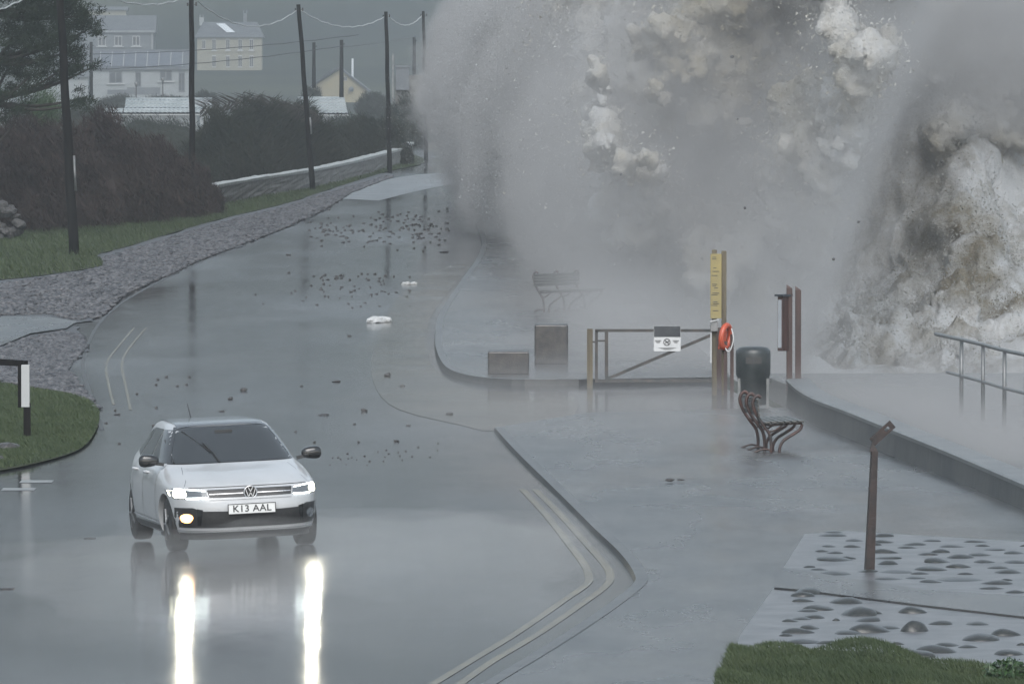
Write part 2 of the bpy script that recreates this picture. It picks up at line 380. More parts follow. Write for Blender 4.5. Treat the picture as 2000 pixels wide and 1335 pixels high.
def droplets(me):
    n = len(me.vertices); co_ = np.empty(n*3, np.float32); no = np.empty(n*3, np.float32); me.vertices.foreach_get('co', co_); me.vertex_normals.foreach_get('vector', no)
    co_ = co_.reshape(-1, 3); no = no.reshape(-1, 3); ok = np.where((no[:, 1] < .3) & (co_[:, 2] > -1.5) & (co_[:, 2] < 9.5))[0]
    k = 650000; idx = rng.choice(ok, k); t = np.abs(rng.standard_t(2.2, k)).clip(0, 6)[:, None]*.16
    C = co_[idx]+no[idx]*t+rng.normal(0, .10, (k, 3))*(.6+t)+np.c_[-.25*t, 0*t, .15*t]
    flecks('foam_droplets', C, rng.uniform(.010, .030, k), M['plume'], 'fine droplets and scraps of foam torn off the bursting wave')
    k = 130000; y = rng.uniform(195, 325, k); z = rng.uniform(-.1, 8.3, k)**1.0; xl = -2.75+(300-y)*.031+(z-3.5)**2*.085
    w_ = .9*np.sin(z*2.1+y*.11)+.6*np.sin(z*4.7-y*.23)+.4*np.sin(z*9+y*.5)
    x = xl+.2+w_*.55+rng.normal(.4, .75, k); C = np.c_[x, y, z]
    flecks('spray_droplets', C, rng.uniform(.004, .012, k), M['dropwhite'], 'grainy droplets along the ragged left edge of the spray')
def surf_droplets(ob):
    n = len(ob.data.vertices); q = np.empty(n*3, np.float32); ob.data.vertices.foreach_get('co', q); q = q.reshape(-1, 3); q = q[(q[:, 0] > 5) & (q[:, 1] < 275) & (q[:, 2] > -2.4)]
    k = 260000; idx = rng.integers(0, len(q), k); t = np.abs(rng.standard_t(2.5, k)).clip(0, 5)[:, None]
    C = q[idx]+rng.normal(0, .12, (k, 3))+np.c_[-.05*t, -.22*t, .10*t]
    flecks('surf_droplets', C, rng.uniform(.010, .030, k), M['wavefoam'], 'broken foam and drops flying off the brown surf at the right')
def roughen(me):                                 # small churning lumps pushed out along the surface normals
    n = len(me.vertices); co_ = np.empty(n*3, np.float32); no = np.empty(n*3, np.float32); me.vertices.foreach_get('co', co_); me.vertex_normals.foreach_get('vector', no)
    co_ = co_.reshape(-1, 3); no = no.reshape(-1, 3); 
    a = np.fromiter((noise.fractal(Vector((p[0]*2.1, p[1]*.8, p[2]*2.1)), .55, 2.1, 7) for p in co_.tolist()), np.float32, n)
    co_ += no*(np.abs(a)*.24)[:, None]; me.vertices.foreach_set('co', co_.reshape(-1)); me.update()
def spray(solid):
    name = 'breaking_wave' if solid else 'spray'
    if solid: vd = bpy.data.meshes.new(name)
    else: vd = bpy.data.volumes.new(name)
    o = bpy.data.objects.new(name, vd); link(o)
    g = bpy.data.node_groups.new('spray_field', 'GeometryNodeTree')
    g.interface.new_socket('Geometry', in_out='INPUT', socket_type='NodeSocketGeometry')
    g.interface.new_socket('Geometry', in_out='OUTPUT', socket_type='NodeSocketGeometry')
    out = g.nodes.new('NodeGroupOutput'); vc = g.nodes.new('GeometryNodeVolumeCube')
    lo, hi, res = ((-6, 180, -2.6), (22, 330, 10), (330, 260, 148)) if solid else ((-9, 112, -2.6), (22, 345, 10.6), (230, 250, 100))
    vc.inputs['Min'].default_value = lo; vc.inputs['Max'].default_value = hi
    for k, n in zip('XYZ', res): vc.inputs['Resolution '+k].default_value = n
    pos = g.nodes.new('GeometryNodeInputPosition').outputs[0]
    sp = g.nodes.new('ShaderNodeSeparateXYZ'); g.links.new(pos, sp.inputs[0])
    X, Y, Z = [N(g, q) for q in sp.outputs]
    def nz(scale, det, rough=.55, st=(1, 1, 1), off=(0, 0, 0), warp=0):
        c = g.nodes.new('ShaderNodeVectorMath'); c.operation = 'MULTIPLY_ADD'; g.links.new(pos, c.inputs[0]); c.inputs[1].default_value = st; c.inputs[2].default_value = off
        n = g.nodes.new('ShaderNodeTexNoise'); n.inputs['Scale'].default_value = scale; n.inputs['Detail'].default_value = det; n.inputs['Roughness'].default_value = rough; n.inputs['Distortion'].default_value = warp
        g.links.new(c.outputs[0], n.inputs['Vector']); return N(g, n.outputs[0])-.5
    big = nz(.17, 2, .5, (1, .35, 1)); mid = nz(.42, 3, .55, (1, .4, 1), (5, 8, 2), .15); fine = nz(1.0, 8, .70, (1, .5, 1), (9, 3, 1), .2)
    XL = -2.75+(300-Y)*.031+(Z-3.5)*(Z-3.5)*.085
    ex = ((X-XL+big*2.6+mid*1.8+fine*2.2)/2.8).cl()
    ey = ((Y-(192-X*1.0)+big*40)/26).cl()*((345-Y)/25).cl()
    ez = ((10.4-Z)/2.5).cl()
    e = ex*ey*ez
    right = ((X-6.6-(Z-2)*.35+big*4)/1.8).sm()
    thin = 1-right*((262-Y+mid*30)/12).cl()
    base = e*1.0+mid*1.7+big*1.5
    xp = X-((Y-111)*-.062+6.2)
    if solid:
        soft = ((2.0-X)/2.8).cl()*1.1+((1.2-Z)/3).cl()*((8-X)/2).cl()*.8
        d = (base-.10+fine*.4-soft)*thin*e.op('GREATER_THAN', .02)
    else:
        core = (base+.12+fine*2.6+mid*.5).mx(0)*.6*thin*(e*3).cl()
        veil = e*(.13+((4.5-X)/4).cl()*.03+((Z-3)/4).cl()*.10)*thin
        m4 = ((X-5)/3).sm()*((Z-3.2)/2.6).cl()*((Y-215)/15).cl()*((268-Y)/10).cl()*ez*(.06+mid*.16+fine*.12)
        m1 = (xp/1.2).sm()*((Y-112)/8).cl()*((155-Y)/26).cl()*(((.8-Z)/.8).sm()*(.30+mid*.4)+((1.7-Z)/1.2).sm()*(.012+mid*.06))
        m2 = ((X+.6)/2.5).sm()*((7.5-Z)/6).cl()*((Y-157)/30).cl()*((230-Y)/35).cl()*(1-right)*(.055+fine*.14+mid*.16+big*.10)
        m3 = ((X-.3)/2).sm()*((1.5-Z)/1.5).cl()*((Y-150.5)/5).cl()*((215-Y)/20).cl()*(1-(xp/2.5).sm())*(.10+mid*.2+fine*.1)
        low = ((X+3.5)/4).sm()*((.55-Z)/.5).cl()*((Y-122)/12).cl()*((215-Y)/20).cl()*(.06+nz(.35, 4, .6, (.3, .6, 1), (4, 4, 4))*.5).mx(0)*(1-(xp/1.5).sm())
        d = core.mn(((4.5-X)/4).cl()*(.10+fine*.9).mx(0)+.30)+veil+m1.mx(0)+m2.mx(0)+m3.mx(0)+m4.mx(0)+low
    g.links.new(d.o, vc.inputs['Density'])
    md = o.modifiers.new('field', 'NODES')
    if solid:
        vm = g.nodes.new('GeometryNodeVolumeToMesh'); vm.inputs['Threshold'].default_value = .3
        g.links.new(vc.outputs[0], vm.inputs[0]); g.links.new(vm.outputs[0], out.inputs[0]); md.node_group = g
        bpy.context.view_layer.update(); me = bpy.data.meshes.new_from_object(o.evaluated_get(bpy.context.evaluated_depsgraph_get()))
        me.name = name; o.modifiers.clear(); o.data = me; roughen(me); me.materials.clear(); me.materials.append(M['plume']); me.polygons.foreach_set('use_smooth', [True]*len(me.polygons))
        droplets(me)
        tag(o, 'churning white and brown mass of water bursting over the sea wall', 'wave', kind='stuff'); return
    g.links.new(vc.outputs[0], out.inputs[0]); md.node_group = g
    vd.render.step_size = 1.0
    mt = bpy.data.materials.new('spray'); mt.use_nodes = True; t = mt.node_tree; t.nodes.clear()
    pv = t.nodes.new('ShaderNodeVolumePrincipled'); pv.inputs['Density'].default_value = 1; pv.inputs['Anisotropy'].default_value = 0.0; pv.inputs['Color'].default_value = (.995, 1, 1, 1)
    oo = t.nodes.new('ShaderNodeOutputMaterial'); t.links.new(pv.outputs[0], oo.inputs['Volume'])
    vd.materials.append(mt)
    tag(o, 'towering cloud of white spray thrown over the promenade and road edge', 'spray', kind='stuff')
M['dropwhite'] = mat('drop', (.30,.315,.32), rough=.5)
M['plume'] = foam_mat('plume_water', .50, (.38, .335, .235), .12, .16, 6)
spray(False); spray(True); surf_droplets(w)
# ------------------------------------------------------------------ sea wall, beach steps, rails
def wallmesh():
    pts = [G(2120, 1060), G(2000, 1004), G(1860, 946), G(1740, 898), G(1650, 860), G(1590, 836), G(1555, 815), G(1535, 795)]
    pts = smooth_path([(p.x, p.y, 0) for p in pts], 4); vs = []; fs = []; vt = []; ft = []
    for i, p in enumerate(pts):
        d = (pts[min(i+1, len(pts)-1)]-pts[max(i-1, 0)]).normalized(); a = Vector((d.y, -d.x, 0))
        if a.x < 0: a = -a
        z0 = gz(p.x, p.y)-.05; h = .47
        for k, (o_, z) in enumerate(((0, z0), (0.03, h-.07), (.37, h-.07), (.37, -2.5))):
            vs.append((p.x+a.x*o_, p.y+a.y*o_, z))
        for (o_, z) in ((.005, h-.07), (.0, h-.02), (.03, h), (.38, h+.005), (.40, h-.07)):
            vt.append((p.x+a.x*o_, p.y+a.y*o_, z))
    for i in range(len(pts)-1):
        for k in range(3): fs.append((4*i+k, 4*i+4+k, 4*i+5+k, 4*i+1+k))
        for k in range(4): ft.append((5*i+k, 5*i+5+k, 5*i+6+k, 5*i+1+k))
    n = len(pts)-1
    fs.append((4*n, 4*n+1, 4*n+2, 4*n+3)); ft.append(tuple(5*n+k for k in range(5)))
    w = mesh('sea_wall', vs, fs, M['seawall']); mesh('wall_cap', vt, ft, M['seawall_top'], w)
    tag(w, 'low concrete sea wall with pale cap along the promenade', 'wall')
wallmesh()
# lower terrace behind the wall with hand rail
tz = .1
b = MB(); b.box((9.6, 127, tz-1.4), (6.6, 52, 2.8), Matrix.Rotation(R(4.2), 3, 'Z'))
o = b.build('slipway', M['paving']); tag(o, kind='structure')
rail = empty('hand_rail', at(1962, 812, 131)); tag(rail, 'grey tubular hand rail rising from the mist beyond the sea wall', 'railing')
rail_o = rail.location.copy()
def loc(ps, o): return [Vector(p)-o for p in ps]
top = [at(1828, 652, 141), at(1850, 657, 139), at(1878, 663, 136.5), at(1920, 673, 134), at(1962, 684, 131), at(2004, 693, 128.5), at(2060, 706, 126)]
midp = [p-Vector((0, 0, .58)) for p in top]
MB().tube(loc(smooth_path(top, 3), rail_o), .032, 8).build('top_rail', M['galv'], rail, True)
MB().tube(loc(smooth_path(midp[1:], 3), rail_o), .026, 8).build('mid_rail', M['galv'], rail, True)
for p in top[2:]:
    MB().tube(loc([(p.x, p.y, tz), p], rail_o), .032, 8).build('post', M['galv'], rail, True)

# ------------------------------------------------------------------ benches
def bench(loc_, rz, label, sc=1):
    t = empty('bench', loc_, rz); tag(t, label, 'bench', 'iron and slat benches on the promenade'); t.scale = (sc,)*3
    prof = [(-.02, .80), (-.07, .83), (-.12, .79), (-.14, .70), (-.09, .56), (0, .42), (.10, .28), (.13, .14), (.13, 0)]
    seatp = [(.0, .42), (.12, .40), (.3, .415), (.5, .425), (.585, .425)]
    frontp = [(.585, .41), (.55, .33), (.43, .25), (.31, .17), (.26, .08), (.25, 0)]
    for y in (-.72, 0, .72):
        m = MB()
        for pr, r in ((prof, .024), (seatp, .018), (frontp, .022)):
            m.tube(smooth_path([(a, y, b) for a, b in pr], 5), r, 8)
        m.tube(smooth_path([(.13, y, .03), (.02, y, .05), (-.12, y, .0)], 4), .016, 6)
        m.tube(smooth_path([(.1, y, .3), (.2, y, .33), (.3, y, .405)], 4), .014, 6)
        m.build('iron_leg', M['rustiron'], t, True)
    m = MB()
    for k in range(4):
        u = k/3; m.box((-.095+.075*(1-u)*.2+.02, 0, .56+.065*k), (.024, 1.62, .056), Matrix.Rotation(R(-12), 3, 'Y'))
    m.build('backrest', M['slat'], t, bevel=.004)
    m = MB()
    for k in range(6): m.box((.07+.098*k, 0, .438+.003*k), (.08, 1.62, .026))
    m.build('seat', M['slat'], t, bevel=.004)
    return t
p = G(1492, 886); bench((p.x-.12, p.y, .062), R(6), 'bench with curled iron supports seen end-on before the sea wall')
p = G(1092, 617); bench((p.x, p.y, .11), R(-36), 'bench fading into the spray beyond the gate', 1.06)

# ------------------------------------------------------------------ gate
def gate():
    p0 = G(1152, 757); o0 = Vector((p0.x, p0.y, 0)); y = 0
    t = empty('gate', o0); tag(t, 'dark steel swing gate closing the way down to the beach', 'gate')
    W_ = 2.22
    m = MB(); m.bar((0, 0, 0), (0, 0, 1.03), .10); m.build('gate_post', M['weathered'], t)
    m = MB()
    for x in (.115, W_-.05): m.bar((x, 0, .1), (x, 0, 1.0), .05)
    m.bar((.09, 0, 1.0), (W_, 0, 1.0), .05); m.bar((.09, 0, .125), (W_, 0, .125), .055)
    m.bar((.29, 0, .12), (.29, 0, .98), .06); m.bar((.14, 0, .82), (.29, 0, .82), .03); m.bar((-.0, 0, .80), (.12, 0, .80), .03)
    m.build('gate_frame', M['iron'], t)
    m = MB(); m.bar((.31, 0.004, .16), (W_-.08, 0.004, .93), .052); m.build('diagonal_brace', M['iron'], t)
    m = MB(); m.bar((W_+.04, .02, 0), (W_+.04, .02, 1.05), .11); m.build('gate_post', M['brown_wood'], t)
    m = MB(); m.box((1.35, -.045, .86), (.47, .012, .44)); s = m.build('notice', M['white_board'], t)
    m = MB(); m.box((1.35, -.054, .985), (.46, .008, .185)); m.build('notice_photo', M['dark_board'], s)
    m = MB()
    for k in range(20):
        a = 2*math.pi*k/20; b_ = 2*math.pi*(k+1)/20; r = .056
        m.bar((1.345+r*math.cos(a), -.056, .80+r*math.sin(a)), (1.345+r*math.cos(b_), -.056, .80+r*math.sin(b_)), .006, .012)
    m.bar((1.345-.04, -.056, .84), (1.345+.04, -.056, .76), .006, .012)
    # little dog figure in the ring
    m.box((1.345, -.056, .80), (.045, .006, .018)); m.box((1.322, -.056, .783), (.008, .006, .025)); m.box((1.365, -.056, .783), (.008, .006, .025)); m.box((1.375, -.056, .815), (.02, .006, .018))
    for q in range(4):
        for sx in (-.155, .155): m.box((1.345+sx, -.054, .83-.014*q), (.11-.02*q, .005, .005))
    for q in range(3): m.box((1.35, -.054, .70-.014*q), (.3-.08*q, .005, .005))
    m.build('notice_print', M['ink'], s)
gate()

# ------------------------------------------------------------------ safety sign on two posts, phone box, lifebuoy case
def ybase(px, py): p = G(px, py); return Vector((p.x, p.y, 0))
o0 = ybase(1402, 772)
t = empty('safety_sign', o0, R(0)); tag(t, 'tall yellow board on twin timber posts behind the gate end', 'sign')
MB().bar((-.06, 0, 0), (-.06, 0, 2.49), .085).build('timber_post', M['weathered'], t, bevel=.006)
MB().bar((.105, .03, 0), (.105, .03, 2.47), .085).build('timber_post', M['weathered'], t, bevel=.006)
m = MB(); Mz = Matrix.Rotation(R(6), 3, 'Z'); m.box((-.035, -.06, 1.87), (.19, .02, 1.1), Mz); yb = m.build('yellow_board', M['yellow_board'], t)
m = MB(); random.seed(4)
for z in [2.36,2.33,2.18,2.12,2.05,1.9,1.87,1.84,1.75,1.72,1.60,1.57,1.54,1.45]:
    wd = random.uniform(.05, .12); m.box((-.05+random.uniform(-.02, .02), -.0735, z), (wd, .003, .012), Mz)
m.build('board_print', M['ink'], yb)
b0 = ybase(1398, 772)
c = empty('emergency_box', b0+Vector((-.03, -.1, 1.18))); tag(c, 'small grey box with white lid on the post under the yellow board', 'box')
m = MB(); m.box((0, 0, 0), (.13, .12, .17)); m.build('case', M['galv'], c, bevel=.01)
m = MB(); m.box((0, -.005, .10), (.16, .15, .025), Matrix.Rotation(R(-14), 3, 'Y')); m.build('lid', M['white'], c, bevel=.006)
m = MB(); m.bar((-.055, -.01, -.09), (-.055, -.01, -.62), .03); m.build('conduit', M['white'], c)
c = empty('lifebuoy_case', o0+Vector((.13, -.08, .95))); tag(c, 'orange lifebuoy hanging on the post beside the gate', 'lifebuoy')
m = MB(); pts = []
for k in range(25):
    a = 2*math.pi*k/24; pts.append((.075*math.cos(a)+.02*math.sin(a), -.02+.12*math.cos(a), .19*math.sin(a)+.06))
m.tube(pts, .05, 10, caps=False); m.build('ring', M['orange'], c, True)
m = MB(); m.box((-.05, .03, .0), (.12, .05, .34), Matrix.Rotation(R(8), 3, 'Y')); m.build('bracket', M['orange'], c, bevel=.02)
m = MB(); m.tube(smooth_path([(.1, -.07, .2), (.13, -.1, 0), (.05, -.09, -.2), (-.05, -.06, -.05)], 5), .012, 6); m.build('grab_line', M['wire'], c, True)
m = MB(); m.bar((.0, .06, -.95), (.0, .06, -.02), .17, .06); m.bar((.11, .07, -.95), (.11, .07, .1), .06); m.build('backboard', M['brown_wood'], c)

# glazed notice board
o0 = ybase(1545, 772)
t = empty('notice_board', o0); tag(t, 'narrow glazed notice board on twin brown posts beside the sea wall end', 'notice board')
for x, y, h in ((-.03, 0, 1.83), (.12, .03, 1.80)):
    b = MB(); b.bar((x, y, 0), (x, y, h), .10, .10); 
    b.add([(x-.05, y-.05, h), (x+.05, y-.05, h), (x+.05, y+.05, h), (x-.05, y+.05, h), (x-.05, y, h+.07)], [(0,1,4),(1,2,4),(2,3,4),(3,0,4)])
    b.build('timber_post', M['brown_wood'], t)
m = MB(); Mr = Matrix.Rotation(R(-38), 3, 'Z'); c0 = Vector((-.13, -.08, 1.23)); m.box(c0, (.10, .22, .93), Mr); fr = m.build('case', M['brown_wood'], t, bevel=.006)
m = MB(); m.box(c0+Mr @ Vector((-.053, 0, .0)), (.006, .15, .82), Mr); m.box(c0+Mr @ Vector((0, -.113, .0)), (.075, .006, .82), Mr); m.build('glass', M['glass_board'], fr)
m = MB(); m.box(c0+Vector((0, 0, .485)), (.17, .30, .035), Mr); m.build('case_roof', M['dark_board'], t)

# litter bin
o0 = ybase(1471, 797)
t = empty('litter_bin', o0); tag(t, 'dark round litter bin between the gate and the notice board', 'bin')
m = MB(); prof = [(.22, .06), (.25, .1), (.26, .5), (.285, .56), (.29, .9), (.285, .95), (.24, 1.0), (.12, 1.02)]
m.tube([(0, 0, z) for r, z in prof], [r for r, z in prof], 20); m.build('bin_shell', M['binplastic'], t, True)
m = MB(); m.box((0, -.262, .80), (.26, .05, .11)); m.build('slot', M['ink'], t)
for x in (-.235, .235):
    m = MB(); m.bar((x, -.12, 0), (x, -.12, .50), .045); m.build('leg', M['galv'], t)

# stone blocks on the promenade edge
for (px, py, wd, dp, h, lb) in ((993, 742, .74, 1.0, .40, 'squat dark stone block at the rounded promenade corner'), (1077, 722, .62, .8, .72, 'taller stone block fading in the spray left of the gate')):
    o0 = ybase(px, py); m = MB(); m.box((0, dp/2, h/2+.1), (wd, dp, h+.02)); o = m.build('stone_block', M['darkstone'], bevel=.03)
    o.location = o0; tag(o, lb, 'block')

# rusty broken sign post
o0 = G(1693, 1120, .085); t = empty('broken_sign_post', o0, R(10)); tag(t, 'rusty bent sign post standing at the edge of the cobbles', 'post')
m = MB(); m.bar((0, 0, -.02), (.075, 0, 1.36), .09, .05); m.bar((.058, -.02, -.02), (.095, -.02, 1.36), .012, .05)
m.add([(.03, -.02, 1.355), (.12, -.02, 1.355), (.12, .03, 1.355), (.03, .03, 1.355), (.06, 0, 1.47)], [(0,1,4),(1,2,4),(2,3,4),(3,0,4)]); m.build('post', M['rust'], t)
m = MB()
a = Vector((.06, 0, 1.46)); b_ = Vector((.29, 0, 1.66)); d = (b_-a).normalized(); nn = Vector((-d.z, 0, d.x))
def fl(s, q): return a+d*s+nn*q
L_ = (b_-a).length
for s0, s1, q0, q1 in ((0, L_*.62, -.05, .05), (L_*.82, L_, -.05, .05), (L_*.62, L_*.82, -.05, -.018), (L_*.62, L_*.82, .018, .05)):
    vs = [fl(s0, q0), fl(s1, q0), fl(s1, q1), fl(s0, q1)]
    m.add([v_+Vector((0, -.012, 0)) for v_ in vs]+[v_+Vector((0, .012, 0)) for v_ in vs], [(0,1,2,3),(7,6,5,4),(0,4,5,1),(1,5,6,2),(2,6,7,3),(3,7,4,0)])
m.build('bracket', M['rust'], t)

# ------------------------------------------------------------------ cobbled apron: paving with boulders set in it
za = .10
ap = empty('cobbled_apron', G(1560, 1045, za)); tag(ap, 'pale mortar apron set with rounded dark cobbles above the grass', 'paving')
ao = ap.location.copy()
def slab(name, pts, m_, z, base=.06):
    w_ = [G(a, b_, z) for a, b_ in pts]; n = len(w_)
    v = [(p.x-ao.x, p.y-ao.y, z-ao.z+gz(p.x, p.y)) for p in w_]; v += [(a, b_, c-base) for a, b_, c in v]
    f = [tuple(range(n))]+[(i, (i+1) % n, (i+1) % n+n, i+n) for i in range(n)]
    o = mesh(name, v, f, m_, ap); return o
slab('upper_bed', [(1572,1042),(1650,1036),(2080,1062),(2080,1168),(1800,1150),(1560,1112),(1530,1108)], M['mortar'], za+.02)
slab('concrete_strip', [(1530,1108),(1560,1112),(1800,1150),(2080,1168),(2080,1212),(1800,1180),(1560,1150),(1512,1146)], M['paving'], za+.035)
slab('lower_bed', [(1512,1146),(1560,1150),(1800,1180),(2080,1212),(2080,1345),(1420,1345),(1445,1240)], M['mortar'], za+.012)
cob = []
Z6 = lambda x, y, w_, h_: (1400+.4158*x, 780+.4158*y, .4158*w_, .4158*h_)
for q in [(530,640,130,24),(560,625,80,22),(650,663,70,22),(635,690,70,24),(780,640,90,28),(790,668,80,26),(745,680,60,26),(920,680,110,24),(900,695,80,22),(1005,665,80,20),(1110,692,110,20),(530,690,60,20),
          (500,713,60,22),(545,720,80,22),(570,750,150,32),(610,745,70,26),(800,715,110,30),(790,745,120,22),(800,768,90,34),(985,730,100,14),(1045,712,80,30),(1045,758,110,34),(1145,738,110,32),(1010,795,130,36),
          (1145,783,110,30),(1165,820,80,20),(1255,690,70,16),(1245,730,100,24),(1260,762,90,26),(1300,705,90,22),(1405,722,90,24),(1330,790,90,26),(1370,808,100,34),(1410,765,90,26),(430,788,60,22),(485,802,80,20),
          (560,818,140,32),(690,812,120,16),(830,815,130,22),(820,845,130,24),(930,842,90,18),(1010,856,100,30),(1150,848,200,30),(1310,860,140,34),(1300,888,110,26),(1405,905,90,30),(1360,850,60,20),(1215,672,100,10),(965,822,90,14),(1440,690,40,16)]:
    cob.append(Z6(*q))
for q in [(440,900,110,44),(400,915,90,36),(410,945,100,26),(480,978,120,40),(420,992,90,24),(460,1020,90,32),(400,1030,80,22),(440,1070,80,32),(380,1088,130,40),(400,1138,150,34),(510,1142,100,28),(610,945,130,46),
          (665,995,130,62),(735,998,70,36),(700,1035,110,30),(725,1075,170,64),(810,1072,100,28),(625,1096,120,32),(625,1150,150,36),(755,1182,130,36),(850,1150,60,18),(920,988,100,50),(932,1066,110,78),(1045,1050,110,34),
          (1225,1053,90,30),(1240,1118,135,54),(1360,1096,120,50),(1375,1188,110,46),(1035,1176,170,54),(1090,1152,110,34),(1180,1162,80,30),(910,1195,190,52),(1120,1248,90,36),(350,1042,70,16),(330,1110,60,16),(1430,1150,40,30),(560,1040,30,10)]:
    cob.append(Z6(*q))
cobm = []
for k in range(6):
    bm = bmesh.new(); bmesh.ops.create_icosphere(bm, subdivisions=3, radius=1)
    for q in bm.verts:
        n_ = noise.fractal(q.co*.8+Vector((k*7, 0, 0)), 1, 2, 2)*.16; q.co *= 1+n_
    me = bpy.data.meshes.new('cobble'); bm.to_mesh(me); bm.free(); me.materials.append(M['cobble']); me.polygons.foreach_set('use_smooth', [True]*len(me.polygons)); cobm.append(me)
for i, (px, py, wd, hp) in enumerate(cob):
    if px > 2040: continue
    p = G(px, py+hp*.38, za); s = (py-82)/6.0; rx = wd/2/s*1.28; rz_ = max(.045, hp/s*.82); c = p-ao
    dup_mesh_obj('cobble', cobm[i % 6], (c.x, c.y+rx*.5, c.z-rz_*.1), (random.uniform(-.12, .12), random.uniform(-.15, .15), random.uniform(-.6, .6)), (rx, rx*random.uniform(.7, 1.2), rz_), ap)

# ------------------------------------------------------------------ grass, leaves, pebbles (what nobody could count)
def tris(C, D1, D2, name, m_, parent=None):      # triangles with base C +- D1/2, tip C + D2
    n_ = len(C); v = np.empty((n_, 3, 3)); v[:, 0] = C-D1/2; v[:, 1] = C+D1/2; v[:, 2] = C+D2
    me = bpy.data.meshes.new(name); me.vertices.add(3*n_); me.vertices.foreach_set('co', v.reshape(-1)); me.loops.add(3*n_)
    me.loops.foreach_set('vertex_index', np.arange(3*n_, dtype=np.int32)); me.polygons.add(n_)
    me.polygons.foreach_set('loop_start', np.arange(0, 3*n_, 3, dtype=np.int32)); me.polygons.foreach_set('loop_total', np.full(n_, 3, dtype=np.int32))
    me.update(); me.validate(); me.materials.append(m_); return link(bpy.data.objects.new(name, me), parent)
def inpoly(P, poly):
    x, y = P[:, 0], P[:, 1]; ins = np.zeros(len(P), bool); q = [(p[0], p[1]) for p in poly]
    for (x1, y1), (x2, y2) in zip(q, q[1:]+q[:1]):
        c = ((y1 > y) != (y2 > y)) & (x < (x2-x1)*(y-y1)/(y2-y1+1e-12)+x1); ins ^= c
    return ins
def sample(poly, n_):
    a = np.array([(p[0], p[1]) for p in poly]); lo, hi = a.min(0), a.max(0); out = []
    tot = 0
    while tot < n_:
        P = rng.uniform(lo, hi, (n_*2, 2)); P = P[inpoly(P, poly)]; out.append(P); tot += len(P)
    return np.concatenate(out)[:n_]
def grass(name, poly, n_, h, w_, z, m_, mound=None):
    P = sample(poly, n_); hz = mound(P) if mound is not None else 0
    C = np.c_[P, np.full(len(P), z)+hz]; a = rng.uniform(0, 6.28, n_)
    D1 = np.c_[np.cos(a), np.sin(a), np.zeros(n_)]*w_
    hh = h*rng.uniform(.4, 1, n_)
    patch = .6+.8*np.abs(np.sin(P[:, 0]*1.7+np.sin(P[:, 1]*.9)*2))*np.abs(np.cos(P[:, 1]*.6+P[:, 0]))
    hh = hh*patch
    D2 = np.c_[rng.normal(-.45, .35, n_)*hh, rng.normal(0, .35, n_)*hh, hh]
    o = tris(C, D1, D2, name, m_); tag(o, kind='stuff'); return o
o = grass('grass', island, 45000, .07, .014, .03, M['blade']); o['label'] = 'short wet grass on the rounded island by the wooden barrier'; o['category'] = 'grass'
vp = [p for p in verge]
o = grass('grass', [p for p in vp if p[1] < 420 and p[0] > -22], 60000, .16, .03, .03, M['blade']); o['label'] = 'rough grass verge between the shingle and the hedge'; o['category'] = 'grass'
# grass bank near the camera
bank = [G(a, b_, .15) for a, b_ in [(1385,1400),(1400,1335),(1425,1288),(1450,1272),(1500,1262),(1600,1268),(1700,1272),(1800,1285),(1880,1302),(2060,1318),(2100,1400)]]
bk = smooth_path(bank, 3)
me_pts = [(p.x, p.y) for p in bk]
nb = 60; v = []; xs = np.linspace(1.6, 6.5, nb); ysb = np.linspace(72, 87, nb)
sheet('grass_bank', [Vector((p[0], p[1], 0)) for p in me_pts], M['turf'], .15, clip=False)
def bmound(P): return np.abs(.09*np.sin(P[:, 0]*2.3)*np.sin(P[:, 1]*.7+1)+.04*np.sin(P[:, 0]*6+P[:, 1]))
o = grass('grass', me_pts, 90000, .07, .008, .15, M['blade'], bmound); o['label'] = 'tufted green grass bank at the foot of the cobbled apron'; o['category'] = 'grass'
# clump of dark leaves at the corner
c0 = G(1975, 1318, .2); n_ = 900; P = rng.normal(0, 1, (n_, 3)); P /= np.linalg.norm(P, axis=1)[:, None]; P *= rng.uniform(.4, 1, (n_, 1))**.5*np.array([.26, .3, .16])
iv = empty('leafy_plant', (c0.x, c0.y, .15)); tag(iv, 'low dark leafy plant in the grass at the corner', 'plant')
D1 = rng.normal(0, .022, (n_, 3)); D2 = rng.normal(0, .03, (n_, 3)); tris(P+[0, 0, .06], D1, D2, 'leaves', M['greenleaf'], iv)

